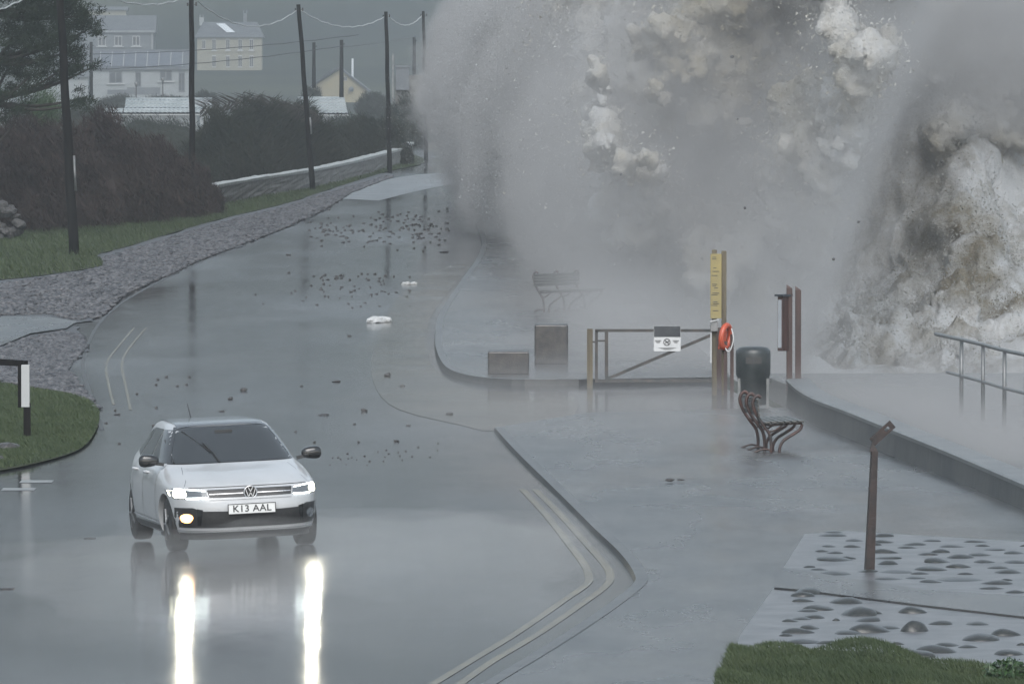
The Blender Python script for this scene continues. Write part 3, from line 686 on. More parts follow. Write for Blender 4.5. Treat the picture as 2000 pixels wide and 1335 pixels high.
# shingle
def pebbles(name, poly, n_, r0, r1, z, m_, lim=None):
    P = sample(poly, n_)
    bm = bmesh.new(); bmesh.ops.create_icosphere(bm, subdivisions=1, radius=1); bv = np.array([v_.co[:] for v_ in bm.verts]); bf = np.array([[q.index for q in f_.verts] for f_ in bm.faces]); bm.free()
    bm = bmesh.new(); 
    k = len(bv); r = rng.uniform(r0, r1, n_)*rng.choice([.7, 1, 1.3], n_)
    s3 = np.c_[r*rng.uniform(.8, 1.5, n_), r*rng.uniform(.8, 1.3, n_), r*rng.uniform(.4, .7, n_)]
    a = rng.uniform(0, 3.14, n_); ca, sa = np.cos(a), np.sin(a)
    V = bv[None]*s3[:, None]*(1+.15*rng.normal(0, 1, (n_, k, 1))); X_ = V[..., 0]*ca[:, None]-V[..., 1]*sa[:, None]; Y_ = V[..., 0]*sa[:, None]+V[..., 1]*ca[:, None]
    V = np.stack([X_+P[:, 0][:, None], Y_+P[:, 1][:, None], V[..., 2]+z+.2*r[:, None]], -1)
    Fc = (bf[None]+np.arange(n_)[:, None, None]*k).reshape(-1, 3); nf = len(Fc)
    me = bpy.data.meshes.new(name); me.vertices.add(n_*k); me.vertices.foreach_set('co', V.reshape(-1)); me.loops.add(3*nf)
    me.loops.foreach_set('vertex_index', Fc.reshape(-1).astype(np.int32)); me.polygons.add(nf)
    me.polygons.foreach_set('loop_start', np.arange(0, 3*nf, 3, dtype=np.int32)); me.polygons.foreach_set('loop_total', np.full(nf, 3, dtype=np.int32)); me.update(); me.materials.append(m_)
    o = link(bpy.data.objects.new(name, me)); tag(o, kind='stuff'); return o
shin = gp([(-60,562),(0,556),(90,545),(205,524),(200,505),(260,488),(420,440),(560,405),(640,378),(755,345),(770,345),(685,378),(632,412),(560,445),(480,476),(385,512),(340,535),(280,560),(240,580),(200,620),(150,628),(90,615),(-60,620)])
o = pebbles('shingle', shin, 16000, .035, .075, .02, M['pebble']); o['label'] = 'dark shingle banked along the left side of the road'; o['category'] = 'shingle'
sh2 = gp([(-60,700),(0,682),(60,660),(120,650),(160,655),(170,680),(130,720),(160,760),(195,800),(192,800),(172,785),(110,766),(0,748),(-60,748)])
o = pebbles('shingle', sh2, 6000, .03, .055, .02, M['pebble']); o['label'] = 'blue grey shingle heaped in front of the entrance slab'; o['category'] = 'shingle'

# stones lying on the road: every one its own object
stm = []
for k in range(7):
    bm = bmesh.new(); bmesh.ops.create_icosphere(bm, subdivisions=2, radius=1)
    for q in bm.verts:
        q.co *= 1+noise.fractal(q.co*1.1+Vector((k*5, 3, 0)), 1, 2, 3)*.45
    me = bpy.data.meshes.new('beach_stone'); bm.to_mesh(me); bm.free(); me.materials.append(M['darkstone']); stm.append(me)
def stone(px, py, wpx, hpx, label, group, z=0.):
    p = G(px, py+hpx*.4, z); s = (py-82)/6.03
    o = dup_mesh_obj('beach_stone', random.choice(stm), (p.x, p.y, p.z+hpx/s*.28), (0, 0, random.uniform(0, .5)), (wpx/2/s, wpx/2/s*.8, hpx/s*.5))
    return tag(o, label, 'stone', group)
big = [(476,760,13,9,'dark stone directly beyond the car roof, largest of its cluster'),(450,777,11,8,'squarish stone beside the largest stone beyond the car roof'),(656,744,16,5,'flat dark stone lying alone in the middle of the road'),
       (632,809,24,5,'long flat stone on the road beyond the car mirror'),(711,800,13,8,'rounded stone right of the long flat stone'),(757,731,14,10,'chunky stone at the edge of the muddy water'),(786,753,12,5,'thin stone just past the chunky one at the muddy water'),
       (877,807,14,7,'dark stone before the broken end of the kerb'),(797,830,10,4,'small flat stone between the car and the kerb end'),(774,860,11,6,'small split stone in the smooth water by the kerb'),
       (229,808,14,4,'flat stone at the tip of the grass island'),(433,802,12,4,'flat stone just behind the car aerial'),(868,491,20,4,'low dark timber-like stone at the spray edge'),
       (1308,936,16,7,'dark stone lying on the wet pavement'),(1330,936,14,4,'thin stone touching its neighbour on the pavement'),(563,497,10,4,'flat stone by the far bend of the shingle'),(176,1050,24,3,'flat sliver beside the rear wheel of the car'),(14,1148,32,5,'long flat sliver at the left edge of the road')]
for px, py, w_, h_, lb in big: stone(px, py, w_, h_, lb, 'stones washed onto the road', .085 if px > 1200 else 0)
for px, py in [(308,740),(267,768),(305,795),(346,753),(364,750),(305,750),(682,655),(588,753),(577,842),(692,827),(614,862),(700,862),(207,825),(233,865),(225,800),(300,830),(325,735),(370,735)]:
    stone(px, py, random.uniform(5, 8), random.uniform(3.5, 5), 'one of the small loose stones scattered round the car on the wet road', 'small stones around the car')
for k in range(26):
    px = random.uniform(640, 860); py = 905-(px-640)*.12+random.uniform(-16, 12); stone(px, py, random.uniform(2.5, 5), random.uniform(1.8, 3), 'one of the tiny stones strewn in the smooth water right of the car', 'tiny stones right of the car')
for k in range(75):
    px = min(max(random.gauss(690, 75), 480), 800); py = random.choice([575, 560, 545, 595, 575, 540])+random.uniform(-7, 7)+abs(px-690)*-.02; stone(px, py, random.uniform(3.5, 7), random.uniform(2.6, 4.2), 'one of the small stones in the middle band across the road', 'stones in the middle band')
for k in range(150):
    px = random.uniform(600, 880); py = min(max(random.gauss(450, 18), 405), 500)
    if px < 640 and py < 430: py += 30
    stone(px, py, random.uniform(4, 8), random.uniform(2.8, 4.4), 'one of the dark stones in the far band before the spray', 'stones in the far band')
for (px, py, w_, D_, lb) in [(1430,111,8,190,'highest flying stone, black against the bright top of the spray'),(1455,406,6,170,'flying stone just above the yellow board'),(1840,316,7,185,'flying stone farthest to the right in the spray'),(1213,341,6,180,'flying stone farthest to the left, beside a white burst'),(1441,232,5,185,'small flying stone below the highest one'),(1677,433,6,170,'flying stone midway between the yellow board and the railing'),(1628,506,6,165,'lowest flying stone, above the notice board')]:
    p = at(px, py, D_); s = F/D_
    o = dup_mesh_obj('flying_stone', random.choice(stm), p, (random.random(), 0, 0), (w_/2/s, w_/2/s, w_/2.6/s)); tag(o, lb, 'stone', 'stones thrown up by the wave')
for (px, py, w_, lb) in ((742, 630, 50, 'low heap of white foam on the road at the edge of the muddy water'), (800, 556, 24, 'small white foam patch farther up the road')):
    p = G(px, py); s = (py-82)/6.03; bm = bmesh.new()
    for k in range(7):
        r = bmesh.ops.create_icosphere(bm, subdivisions=3, radius=1); ox = random.uniform(-1, 1); sc = random.uniform(.25, .5)
        for q in r['verts']:
            q.co *= 1+noise.fractal(q.co*1.5+Vector((k, px, 0)), 1, 2, 4)*.4
            q.co = Vector((q.co.x*sc*1.2+ox*.8, q.co.y*sc+ox*.9, max(q.co.z, -.2)*sc*.9+.1))*(w_/2/s)
    me = bpy.data.meshes.new('foam_heap'); bm.to_mesh(me); bm.free(); me.materials.append(M['foam']); o = link(bpy.data.objects.new('foam_heap', me)); o.location = p; tag(o, lb, 'foam')

# ------------------------------------------------------------------ wooden barrier at the left
p0 = G(53, 853, .03); t = empty('wooden_barrier', p0); tag(t, 'dark timber post with white sleeve and rail on the grass island', 'barrier')
MB().bar((0, 0, -.05), (0, 0, .52), .105).build('post', M['tar_wood'], t, bevel=.006)
m = MB(); m.bar((-.022, -.005, .46), (-.022, -.005, 1.10), .125)
m.add([(-.085, -.07, .46), (.04, -.07, .46), (-.0225, -.07, .52), (-.085, .06, .46), (.04, .06, .46), (-.0225, .06, .52)], [(0,1,2)]); m.build('white_sleeve', M['white'], t, bevel=.006)
MB().bar((-.085, .0, .45), (-.085, .0, 1.09), .03, .11).build('sleeve_side', M['tar_wood'], t)
m = MB(); m.bar((-.02, .05, 1.115), (-1.9, 1.4, 1.18), .11, .09); m.build('rail', M['tar_wood'], t, bevel=.006)
for px, py, w_, h_, lb in ((14,880,44,18,'rough rock at the foot of the grass island'),(-4,905,26,14,'dark rock at the far left of the grass island'),(205,918,0,0,'')):
    if w_:
        p = G(px, py, 0); s = (py-82)/6.; o = dup_mesh_obj('rock', random.choice(stm), (p.x, p.y, .04), (0, 0, .3), (w_/2/s, w_/2/s, h_/s*.6)); tag(o, lb, 'rock')

# ------------------------------------------------------------------ walls along the verge
def stonewall(name, pts, h, th, cap, label):
    pts = smooth_path([(p.x, p.y, 0) for p in pts], 12); t = empty(name, pts[0]); tag(t, label, 'wall'); o_ = pts[0]
    vs = []; fs = []; vc = []; fc = []
    for i, p in enumerate(pts):
        d = (pts[min(i+1, len(pts)-1)]-pts[max(i-1, 0)]).normalized(); a = Vector((d.y, -d.x, 0)); q = p-o_
        for k in range(9):
            z = h*k/8-.05; j = .05*noise.fractal(Vector((p.x*3, p.y*3, z*6)), 1, 2, 3)
            vs.append((q+a*(th/2+j))[:2]+(z,))
        for k in range(2): vs.append((q-a*th/2)[:2]+((h-.05, -.05)[k],))
        j = .04*noise.noise(Vector((p.x*2, p.y*2, 4)))
        for (o2, z) in ((th/2+.05+j, h-.05), (th/2+.06+j, h+.05+j), (-th/2-.05, h+.07+j), (-th/2-.05, h-.05)): vc.append((q+a*o2)[:2]+(z,))
    for i in range(len(pts)-1):
        for k in range(10): fs.append((11*i+k, 11*i+k+1, 11*i+12+k, 11*i+11+k))
        for k in range(4): fc.append((4*i+k, 4*i+(k+1) % 4, 4*i+4+(k+1) % 4, 4*i+4+k))
    mesh('stonework', vs, fs, M['wallstone'], t)
    if cap: mesh('coping', vc, fc, M['coping'], t)
    return t
stonewall('roadside_wall', [at(408, 404, 311), at(500, 386, 330), at(600, 360, 350), at(690, 334, 378), at(750, 322, 405), at(782, 315, 423), at(800, 310, 445)], .76, .35, True, 'long low roadside stone wall with pale coping below the hedge')
# rubble wall end
M['rubble'] = mat('rubble_stone', (.02,.02,.022), (.08,.078,.075), rough=.8, scale=4)
t = empty('rubble_wall', at(-10, 470, 259)); t.location.z = 0; tag(t, 'broken end of a rubble wall half buried in the brown scrub', 'wall')
for k in range(46):
    x = random.uniform(-1.2, .75); z = random.uniform(.05, 1.15); sc = random.uniform(.1, .2)
    if x > .55 and z > .9: continue
    o = dup_mesh_obj('stone', stm[k % 7], (x, random.uniform(-.12, .12), z), (random.random(), random.random(), random.random()*3), (sc*1.4, sc, sc*.8), t)
    o.material_slots[0].link = 'OBJECT'; o.material_slots[0].material = M['rubble']

# ------------------------------------------------------------------ poles and wires
def pole(px, pytop, pxb, pyb, D, r, label, side=1, guard=None):
    a = at(pxb, pyb, D); a.z = gz(a.x, a.y)-.05; top = at(px, pytop, D)
    t = empty('telegraph_pole', a); tag(t, label, 'pole', 'telegraph poles along the road'); d = top-a
    m = MB(); n_ = 14
    m.tube([d*(k/n_)+Vector((.012*math.sin(k*1.3), 0, 0)) for k in range(n_+1)], [r*(1.18-.36*k/n_) for k in range(n_+1)], 14); m.build('pole_shaft', M['tar_wood'], t, True)
    if side:
        m = MB(); q = d*.985; m.tube([q+Vector((-.16, -.05, -.1)), q+Vector((.16, -.05, -.1))], .012, 6); m.tube([q+Vector((.16, -.05, -.15)), q+Vector((.16, -.05, -.02))], .03, 8); m.tube([q+Vector((-.13, -.1, -.15)), q+Vector((-.13, -.1, -.04))], .03, 8)
        m.build('wire_bracket', M['iron'], t)
    if guard:
        f0, f1 = guard; m = MB(); m.tube([d*f0+Vector((r*1.2, -.06, 0)), d*f1+Vector((r*1.2, -.06, 0))], .035, 8); m.build('cable_guard', M['galv'], t, True)
    return top
P1 = pole(116, -28, 145, 500, 241, .125, 'thick dark telegraph pole standing on the grass nearest the shingle', guard=(.245, .375))
P2 = pole(374, -3, 376, 418, 292, .10, 'straight telegraph pole rising out of the brown scrub')
P3 = pole(583, 9, 611, 382, 345, .10, 'leaning telegraph pole in front of the roadside wall', guard=(.31, .40))
P4 = pole(754, 23, 761, 342, 397, .10, 'upright telegraph pole at the far end of the roadside wall')
P5 = pole(827, 22, 832, 322, 440, .09, 'telegraph pole half veiled by the edge of the spray')
def wire(a, b_, sag, r, m_, label, grp='wires between the poles'):
    a, b_ = Vector(a), Vector(b_); pts = []
    for k in range(25):
        t = k/24; p = a.lerp(b_, t); p.z -= sag*4*t*(1-t); p.z += .02*math.sin(k*2.1); pts.append(p)
    o = MB().tube(pts, r, 6).build('overhead_wire', m_, None, True); return tag(o, label, 'wire', grp)
v3 = lambda p, dz=-.12, dx=0: Vector(p)+Vector((dx, -.1, dz))
wire(at(-90, 40, 215), v3(P1, .3), .25, .02, M['wire'], 'pale wire reaching the nearest pole through the pine')
wire(v3(P1, .45), v3(P2, .12), .62, .02, M['wire'], 'pale sagging wire from the nearest pole to the scrub pole')
wire(v3(P2, 0, .1), v3(P3, -.25, -.1), .78, .02, M['wire'], 'pale sagging wire from the scrub pole to the leaning pole')
wire(v3(P3, -.25, .12), v3(P4, -.25, -.1), .55, .02, M['wire'], 'pale sagging wire from the leaning pole to the upright pole')
wire(v3(P4, -.2, .12), v3(P5, -.25, -.1), .45, .02, M['wire'], 'pale sagging wire from the upright pole to the veiled pole')
def farpole(px, y0, y1, D, lb):
    a = at(px, y1, D); b_ = at(px, y0, D); t = empty('utility_pole', a); tag(t, lb, 'pole', 'distant utility poles')
    MB().tube([(0, 0, 0), b_-a], [.17, .13], 8).build('pole_shaft', M['tar_wood'], t, True)
    m = MB(); q = b_-a; m.tube([q+Vector((-.1, 0, -.4)), q+Vector((.25, 0, -.3))], .04, 5); m.build('wire_bracket', M['iron'], t); return b_
Q0 = farpole(613, 83, 172, 700, 'distant pole left of the cream gabled bungalow'); Q1 = farpole(667, 78, 190, 640, 'distant pole in front of the cream gabled bungalow')
Q2 = farpole(809, 72, 190, 720, 'distant pole beside the veiled chimney'); Q3 = farpole(178, 82, 190, 760, 'faint pole at the left end of the white house'); Q4 = farpole(876, 36, 120, 640, 'faint pole showing at the top edge of the spray')
wire(at(170, 136, 620), at(667, 90, 638), .3, .028, M['blackwire'], 'lower thin black wire crossing before the houses', 'far wires'); wire(at(667, 92, 640), Q2, .1, .028, M['blackwire'], 'thin black wire right of the distant pole', 'far wires')
wire(at(180, 106, 640), at(700, 68, 660), .3, .028, M['blackwire'], 'upper thin black wire crossing before the houses', 'far wires')

# ------------------------------------------------------------------ scrub, hedges and the pine
def ellips(n_, c, rad, shell=.55, flat=0):
    P = rng.normal(0, 1, (n_, 3)); P /= np.linalg.norm(P, axis=1)[:, None]
    ph = rng.uniform(0, 6, 6)
    lump = 1+.16*np.sin(P[:, 0]*5+ph[0])*np.cos(P[:, 2]*6+ph[1])+.11*np.sin(P[:, 0]*13+ph[2])*np.sin(P[:, 1]*11+ph[3])
    r = rng.uniform(shell, 1.03, n_)**.6*lump; P = P*r[:, None]*rad
    P[:, 2] = np.abs(P[:, 2]); return P+c
def bush(name, px, top, base, D, rx, m_, label, n_=34000, lean=-.12, size=.20, group=None, cat='bush', ry=None):
    c = at(px, base, D); zt = at(px, top, D).z; h = zt+.2; c.z = -.2
    t = empty(name, (c.x, c.y, 0)); tag(t, label, cat, group)
    rad = np.array([rx, ry or rx*1.3, h]); P = ellips(n_, np.array([0, 0, -.2]), rad)
    D1 = rng.normal(0, 1, (n_, 3)); D1 /= np.linalg.norm(D1, axis=1)[:, None]; D1 *= size*.22
    D2 = rng.normal(0, .5, (n_, 3))*size; D2[:, 2] = rng.uniform(.4, 1.5, n_)*size; D2[:, 0] += lean*size*3
    tris(P, D1, D2, 'foliage', m_, t)
    bm = bmesh.new(); bmesh.ops.create_icosphere(bm, subdivisions=4, radius=1)
    for q in bm.verts:
        q.co *= .84+.13*noise.fractal(q.co*2.4+Vector((px, 0, 0)), 1, 2, 4); q.co = Vector((q.co.x*rx, q.co.y*rad[1], q.co.z*h-.2))
    me = bpy.data.meshes.new('branch_mass'); bm.to_mesh(me); bm.free(); me.materials.append(m_); link(bpy.data.objects.new('branch_mass', me), t)
    return t
sg = 'brown wind-cut scrub behind the verge'
bush('scrub', -30, 245, 470, 272, 2.4, M['scrub'], 'brown scrub above the broken rubble wall', group=sg)
bush('scrub', 85, 232, 462, 277, 2.3, M['scrub'], 'tall brown scrub behind the nearest telegraph pole', group=sg)
bush('scrub', 200, 246, 450, 284, 2.2, M['scrub'], 'brown scrub right of the nearest telegraph pole', group=sg)
bush('scrub', 290, 290, 440, 291, 1.9, M['scrub'], 'brown scrub just left of the straight pole', group=sg)
bush('scrub', 362, 335, 428, 298, 1.35, M['scrub'], 'lowest brown scrub at the start of the roadside wall', group=sg)
dg = 'dark hedges behind the roadside wall'
bush('hedge', 445, 232, 360, 350, 1.8, M['darkhedge'], 'dark hedge rising behind the start of the roadside wall', group=dg, cat='hedge')
bush('hedge', 500, 205, 350, 372, 2.2, M['darkhedge'], 'dense dark hedge swept over by the wind', group=dg, cat='hedge', lean=.3)
bush('hedge', 575, 212, 345, 380, 1.9, M['darkhedge'], 'dark hedge right behind the leaning pole', group=dg, cat='hedge', lean=.3)
bush('hedge', 655, 245, 330, 400, 2.0, M['darkhedge'], 'ragged hedge over the middle of the roadside wall', group=dg, cat='hedge')
bush('hedge', 735, 232, 310, 420, 1.8, M['darkhedge'], 'misty hedge behind the upright pole', group=dg, cat='hedge')
# wind-swept twigs on top of the dark hedge
t = empty('windswept_thorn', at(520, 215, 372)); tag(t, 'bare wind-swept thorn branches streaming over the dark hedge', 'tree')
m = MB(); mt_ = MB()
for k in range(150):
    u = random.random(); x = -2.9+u*5.0; z0 = .12+.30*math.sin(u*2.9)-u*u*.55+random.uniform(-.15, .08); L_ = random.uniform(.35, .8); y0 = random.uniform(-.8, .8)
    pts = [(x, y0, z0-.3), (x+L_*.5, y0, z0+L_*.02), (x-L_*.15, y0+.1, z0+L_*.42), (x-L_*.55, y0+.1, z0+L_*.55)]
    m.tube(smooth_path(pts, 3), [.022*(1-i/12) for i in range(10)], 4)
m.build('twigs', M['bark'], t)
mt_.tube([(-.3, 0, -5), (0, 0, -2.5), (.2, 0, -.3)], [.22, .16, .1], 8).build('trunk', M['bark'], t)
hg = 'low hedges in front of the village'
for px, top, base, D, rx, ry, lb in ((235,188,228,760,2.2,3,'low dark hedge before the white house'),(330,188,228,770,2.8,3,'low dark hedge under the lamp posts'),(610,170,215,760,1.3,2,'round clipped hedge left of the bungalow'),(730,183,235,740,1.6,3,'dark hedge right of the tiled roof'),(60,190,236,560,2.0,3,'dark hedge behind the pine'),(790,195,260,520,1.5,3,'misty ivy hedge at the foot of the chimney'),(400,182,225,760,1.4,2,'small dark hedge beside the lower tiled roof'),(300,228,262,480,3.6,3,'broad dark bank of bramble behind the scrub'),(150,205,250,520,2.2,3,'dark hedge between the pine and the tiled roof'),(680,226,270,500,2.4,3,'bramble bank under the short tiled roof')):
    bush('hedge', px, top, base, D, rx, M['darkhedge'], lb, n_=7000, size=.22, group=hg, cat='hedge', ry=ry)
# pine
pc = at(-20, 330, 262); pc.z = 0; t = empty('pine_tree', pc); tag(t, 'black green pine with layered windblown branches at the upper left', 'tree')
def pl(px, py, dy=0): return at(px, py, 262+dy)-pc
trunkp = [Vector((0, 0, -.1)), pl(-25, 300), pl(-35, 200), pl(-20, 120), pl(-30, 20), pl(-20, -60)]
MB().tube(smooth_path(trunkp, 4), [.34*(1-i/26) for i in range(21)], 10).build('trunk', M['bark'], t, True)
clumps = [(25,70,62,40),(95,28,52,30),(60,15,70,30),(150,45,38,24),(165,30,24,22),(178,55,14,14),(70,75,60,26),(20,125,58,26),(95,110,45,22),(150,95,26,14),(60,148,44,16),(115,140,34,14),(165,128,22,12),(188,128,8,6),(10,190,34,18),(-60,60,80,80),(-60,160,60,40),(0,-20,110,30),(120,-5,50,22),(40,215,14,8),(160,192,16,10),(150,205,14,6),(110,75,40,20),(-10,225,30,16),(35,172,30,10)]
m = MB()
for (cx, cy_, rx, ry) in clumps:
    c = pl(cx, cy_, random.uniform(-.5, .5)); src = min(trunkp[1:], key=lambda q: abs(q.z-(c.z-.6))); mid = src.lerp(c, .55)+Vector((0, 0, -.18))
    m.tube(smooth_path([src, mid, c], 5), [.09, .08, .075, .07, .06, .055, .05, .04, .035, .028, .02], 6)
m.build('branches', M['bark'], t, True)
allC = []
for (cx, cy_, rx, ry) in clumps:
    n_ = int(rx*ry*1.7)+150; c = pl(cx, cy_, random.uniform(-.4, .4)); sub = max(4, int(rx*ry/55)); s = 63.6
    sc = rng.normal(0, .5, (sub, 3))*np.array([rx/s*1.1, 1.0, ry/s*1.1])+np.array(c)
    idx = rng.integers(0, sub, n_); allC.append(sc[idx]+rng.normal(0, 1, (n_, 3))*np.array([.14, .2, .075]))
C = np.concatenate(allC); n_ = len(C); D1 = rng.normal(0, 1, (n_, 3)); D1 /= np.linalg.norm(D1, axis=1)[:, None]; D1 *= .035
D2 = rng.normal(0, .06, (n_, 3)); D2[:, 2] += .05; D2[:, 0] += .05; tris(C, D1, D2, 'crown', M['pine'], t)
t = empty('young_conifer', at(85, 215, 300)); tag(t, 'small green feathery shrub below the pine', 'shrub'); n_ = 4000
P = rng.normal(0, 1, (n_, 3))*np.array([.28, .3, .35]); D1 = rng.normal(0, .02, (n_, 3)); D2 = rng.normal(0, .05, (n_, 3)); D2[:, 2] += .1; D2[:, 0] += .08; tris(P, D1, D2, 'foliage', M['greenleaf'], t)
MB().tube([(0, 0, -3), (0, 0, 0)], .05, 6).build('stem', M['bark'], t)

# ------------------------------------------------------------------ the village
M['cream'] = mat('cream_render', (0.240,0.232,0.184), (0.208,0.200,0.160), rough=.8, scale=.5); M['cream2'] = mat('yellow_render', (0.264,0.232,0.152), (0.224,0.200,0.136), rough=.8, scale=.5)
M['whiterender'] = mat('white_render', (0.272,0.288,0.296), (0.232,0.248,0.248), rough=.8, scale=.5); M['greyrender'] = mat('grey_slate_hung', (.09,.10,.11), (.13,.14,.15), rough=.8, scale=.8)
M['slate'] = mat('slate_roof', (.06,.066,.075), (.10,.105,.11), rough=.5, scale=1); M['panel'] = mat('solar_panel', (.07,.08,.10), (.1,.11,.13), rough=.3, scale=1); M['pane'] = mat('window_glass', (.05,.055,.06), rough=.2)
M['skylight'] = mat('skylight', (.55,.58,.6), rough=.2)
def tile_mat():
    m = mat('pale_roof_tile', (.30,.33,.34), (.22,.25,.26), rough=.35, scale=.8); nt = m.node_tree; b = nt.nodes['Principled BSDF']; L = nt.links.new
    return m
M['tile'] = tile_mat()
def house(name, x0, x1, yt, yb, D, wall, roof, label, ridge=None, depth=9, cat='house', hip=0):
    a = at(x0, yb, D); b_ = at(x1, yb, D); zt = at(x0, yt, D).z; t = empty(name, (a.x, D, a.z)); tag(t, label, cat)
    W_ = b_.x-a.x; h = zt-a.z; m = MB(); m.box((W_/2, depth/2, h/2-1.5), (W_, depth, h+3)); m.build('wall', wall, t)
    if ridge is not None:
        zr = at(x0, ridge, D).z-a.z; e = .35; m = MB()
        v = [(-e, -e, h), (W_+e, -e, h), (W_+e, depth+e, h), (-e, depth+e, h), (-e+hip, depth/2, zr), (W_+e-hip, depth/2, zr)]
        v += [(x, y, z-.15) for x, y, z in v[:4]]
        m.add(v, [(0,1,5,4), (2,3,4,5), (1,2,5), (3,0,4), (0,6,7,1), (1,7,8,2), (2,8,9,3), (3,9,6,0), (6,9,8,7)]); m.build('roof', roof, t)
    return t, a, D/F
def win(t, a, k, D, x, y, w_, h_, sill=True, m_='pane', fr='white'):
    c = at(x, y, D)-a; W_, H_ = w_*k, h_*k
    fm = MB(); fm.box((c.x, -.03, c.z), (W_, .10, H_)); f = fm.build('window', M[fr], t)
    g_ = MB()
    for s in (-1, 1): g_.box((c.x+s*W_*.23, -.085, c.z), (W_*.36, .02, H_*.82))
    g_.build('pane', M[m_], f)
    if sill: g_ = MB(); g_.box((c.x, -.15, c.z-H_/2-.1), (W_*1.4, .25, .2)); g_.build('sill', M['white'], f)
def chim(t, a, D, x, y0, y1, w_=10, m_='greyrender'):
    c = at(x, y1, D)-a; h = (y1-y0)*D/F; m = MB(); m.box((c.x, 4.5, c.z+h/2), (w_*D/F, .9, h)); ch = m.build('chimney', M[m_], t)
    m = MB()
    for s in (-.25, .25): m.tube([(c.x+s, 4.5, c.z+h), (c.x+s, 4.5, c.z+h+.45)], .12, 6)
    m.build('chimney_pot', M['greyrender'], ch)
t, a, k = house('house', 160, 300, 63, 112, 1450, M['greyrender'], M['slate'], 'grey upper house with three small white-silled windows', 30)
for x in (199, 231, 266): win(t, a, k, 1450, x, 80, 15, 20)
m = MB(); m.box((6.1, -.1, at(0, 63, 1450).z-a.z+.1), (12.6, .15, .25)); m.build('gutter', M['white'], t); m = MB(); c = at(297, 82, 1450)-a; m.box((c.x, -.1, c.z), (.15, .15, 2.9)); m.build('downpipe', M['white'], t)
t, a, k = house('outbuilding', 172, 246, 19, 31, 1500, M['cream'], M['slate'], 'long low cream building above the grey house', 13, 5)
t, a, k = house('house', 178, 368, 135, 192, 1250, M['whiterender'], M['slate'], 'white bungalow with solar panels on its roof', 97, 9)
for x, y, w_, h_ in ((226,151,26,23),(270,155,11,30),(324,148,24,20),(355,160,12,40)): win(t, a, k, 1250, x, y, w_, h_, x in (226, 324), 'pane', 'greyrender')
m = MB(); z0 = at(0, 135, 1250).z-a.z; zr = at(0, 97, 1250).z-a.z
for i in range(7):
    x0_ = (18+23*i)*k; fa = .1; fb = .85
    P_ = lambda x, u: Vector((x+u*2.2*0, -.35+(4.85)*u, z0+(zr-z0)*u+.09))
    m.add([P_(x0_, fa), P_(x0_+20*k, fa), P_(x0_+20*k, fb), P_(x0_, fb)], [(0,1,2,3)])
m.build('solar_panels', M['panel'], t)
m = MB()
for i in range(8):
    x0_ = (16.5+23*i)*k; m.bar(P_(x0_, .1)+Vector((0, 0, .03)), P_(x0_, .85)+Vector((0, 0, .03)), .12, .06)
m.build('panel_rails', M['white'], t)
o = MB().box((0, 0, 0), (60*k, .4, 9*k)).box((40*k, -.3, 2*k), (64*k, .4, 14*k)).build('garden_wall', M['greyrender']); o.location = at(240, 180, 1235); tag(o, 'low grey garden wall in front of the white bungalow', 'wall')
t, a, k = house('house', 60, 172, 150, 192, 1220, M['whiterender'], M['slate'], 'white cottage partly hidden behind the pine', 118, 8)
win(t, a, k, 1220, 108, 158, 26, 16, False, 'pane', 'greyrender')
t, a, k = house('house', 385, 511, 72, 134, 1400, M['cream'], M['slate'], 'tall cream house with two rows of sash windows', 43, 8, hip=1.2)
for x in (418, 445, 469, 491):
    for y, h_ in ((87, 22), (120, 24)): win(t, a, k, 1400, x, y, 8, h_, y < 100)
win(t, a, k, 1400, 398, 87, 7, 18, False)
chim(t, a, 1400, 477, 26, 44, 7); chim(t, a, 1400, 392, 34, 50, 9, 'whiterender')
m = MB(); z0 = at(0, 72, 1400).z-a.z; zr = at(0, 43, 1400).z-a.z; Q_ = lambda x, u: Vector((x, -.35+4.35*u, z0+(zr-z0)*u+.12))
x1_ = 66*k; x2_ = 44*k; wq = 17*k; m.add([Q_(x1_-wq/2, .25), Q_(x1_+wq/2, .25), Q_(x2_+wq/2, .85), Q_(x2_-wq/2, .85)], [(0,1,2,3)]); m.build('skylight', M['skylight'], t)
# gabled bungalow (gable faces the road)
D = 1180; a = at(610, 186, D); k = D/F; t = empty('bungalow', a); tag(t, 'cream gabled bungalow with steel flue and satellite dish', 'bungalow')
def q(x, y, dy=0): p = at(x, y, D)-a; return (p.x, dy, p.z)
m = MB(); m.add([q(612,200), q(716,200), q(716,176), q(663,137), q(612,168)]+[q(612,200,9), q(716,200,9), q(716,176,9), q(663,137,9), q(612,168,9)], [(0,1,2,3,4),(9,8,7,6,5),(0,5,6,1),(1,6,7,2),(4,9,5,0)]); m.build('wall', M['cream2'], t)
m = MB()
for s in ((606,171,663,134), (663,134,722,180)):
    p1, p2 = Vector(q(s[0], s[1])), Vector(q(s[2], s[3])); e = Vector((0, 9.5, 0)); n_ = Vector((0, -.5, 0)); up_ = Vector((0, 0, .25))
    m.add([p1+n_, p2+n_, p2+e, p1+e, p1+n_+up_, p2+n_+up_, p2+e+up_, p1+e+up_], [(0,1,2,3),(7,6,5,4),(0,4,5,1),(1,5,6,2),(2,6,7,3),(3,7,4,0)])
m.build('roof', M['slate'], t)
m = MB()
for j in range(3):
    p1 = Vector(q(618+8*j, 164-6*j)); p2 = Vector(q(640+8*j, 149-6*j)); m.bar(p1+Vector((0, -.6, .3)), p2+Vector((0, -.6, .3)), .35, .12)
m.build('roof_panels', M['panel'], t)
c = Vector(q(688, 147)); MB().tube([c+Vector((0, 2, -.4)), c+Vector((0, 2, 2.3))], .16, 8).build('flue', M['skylight'], t)
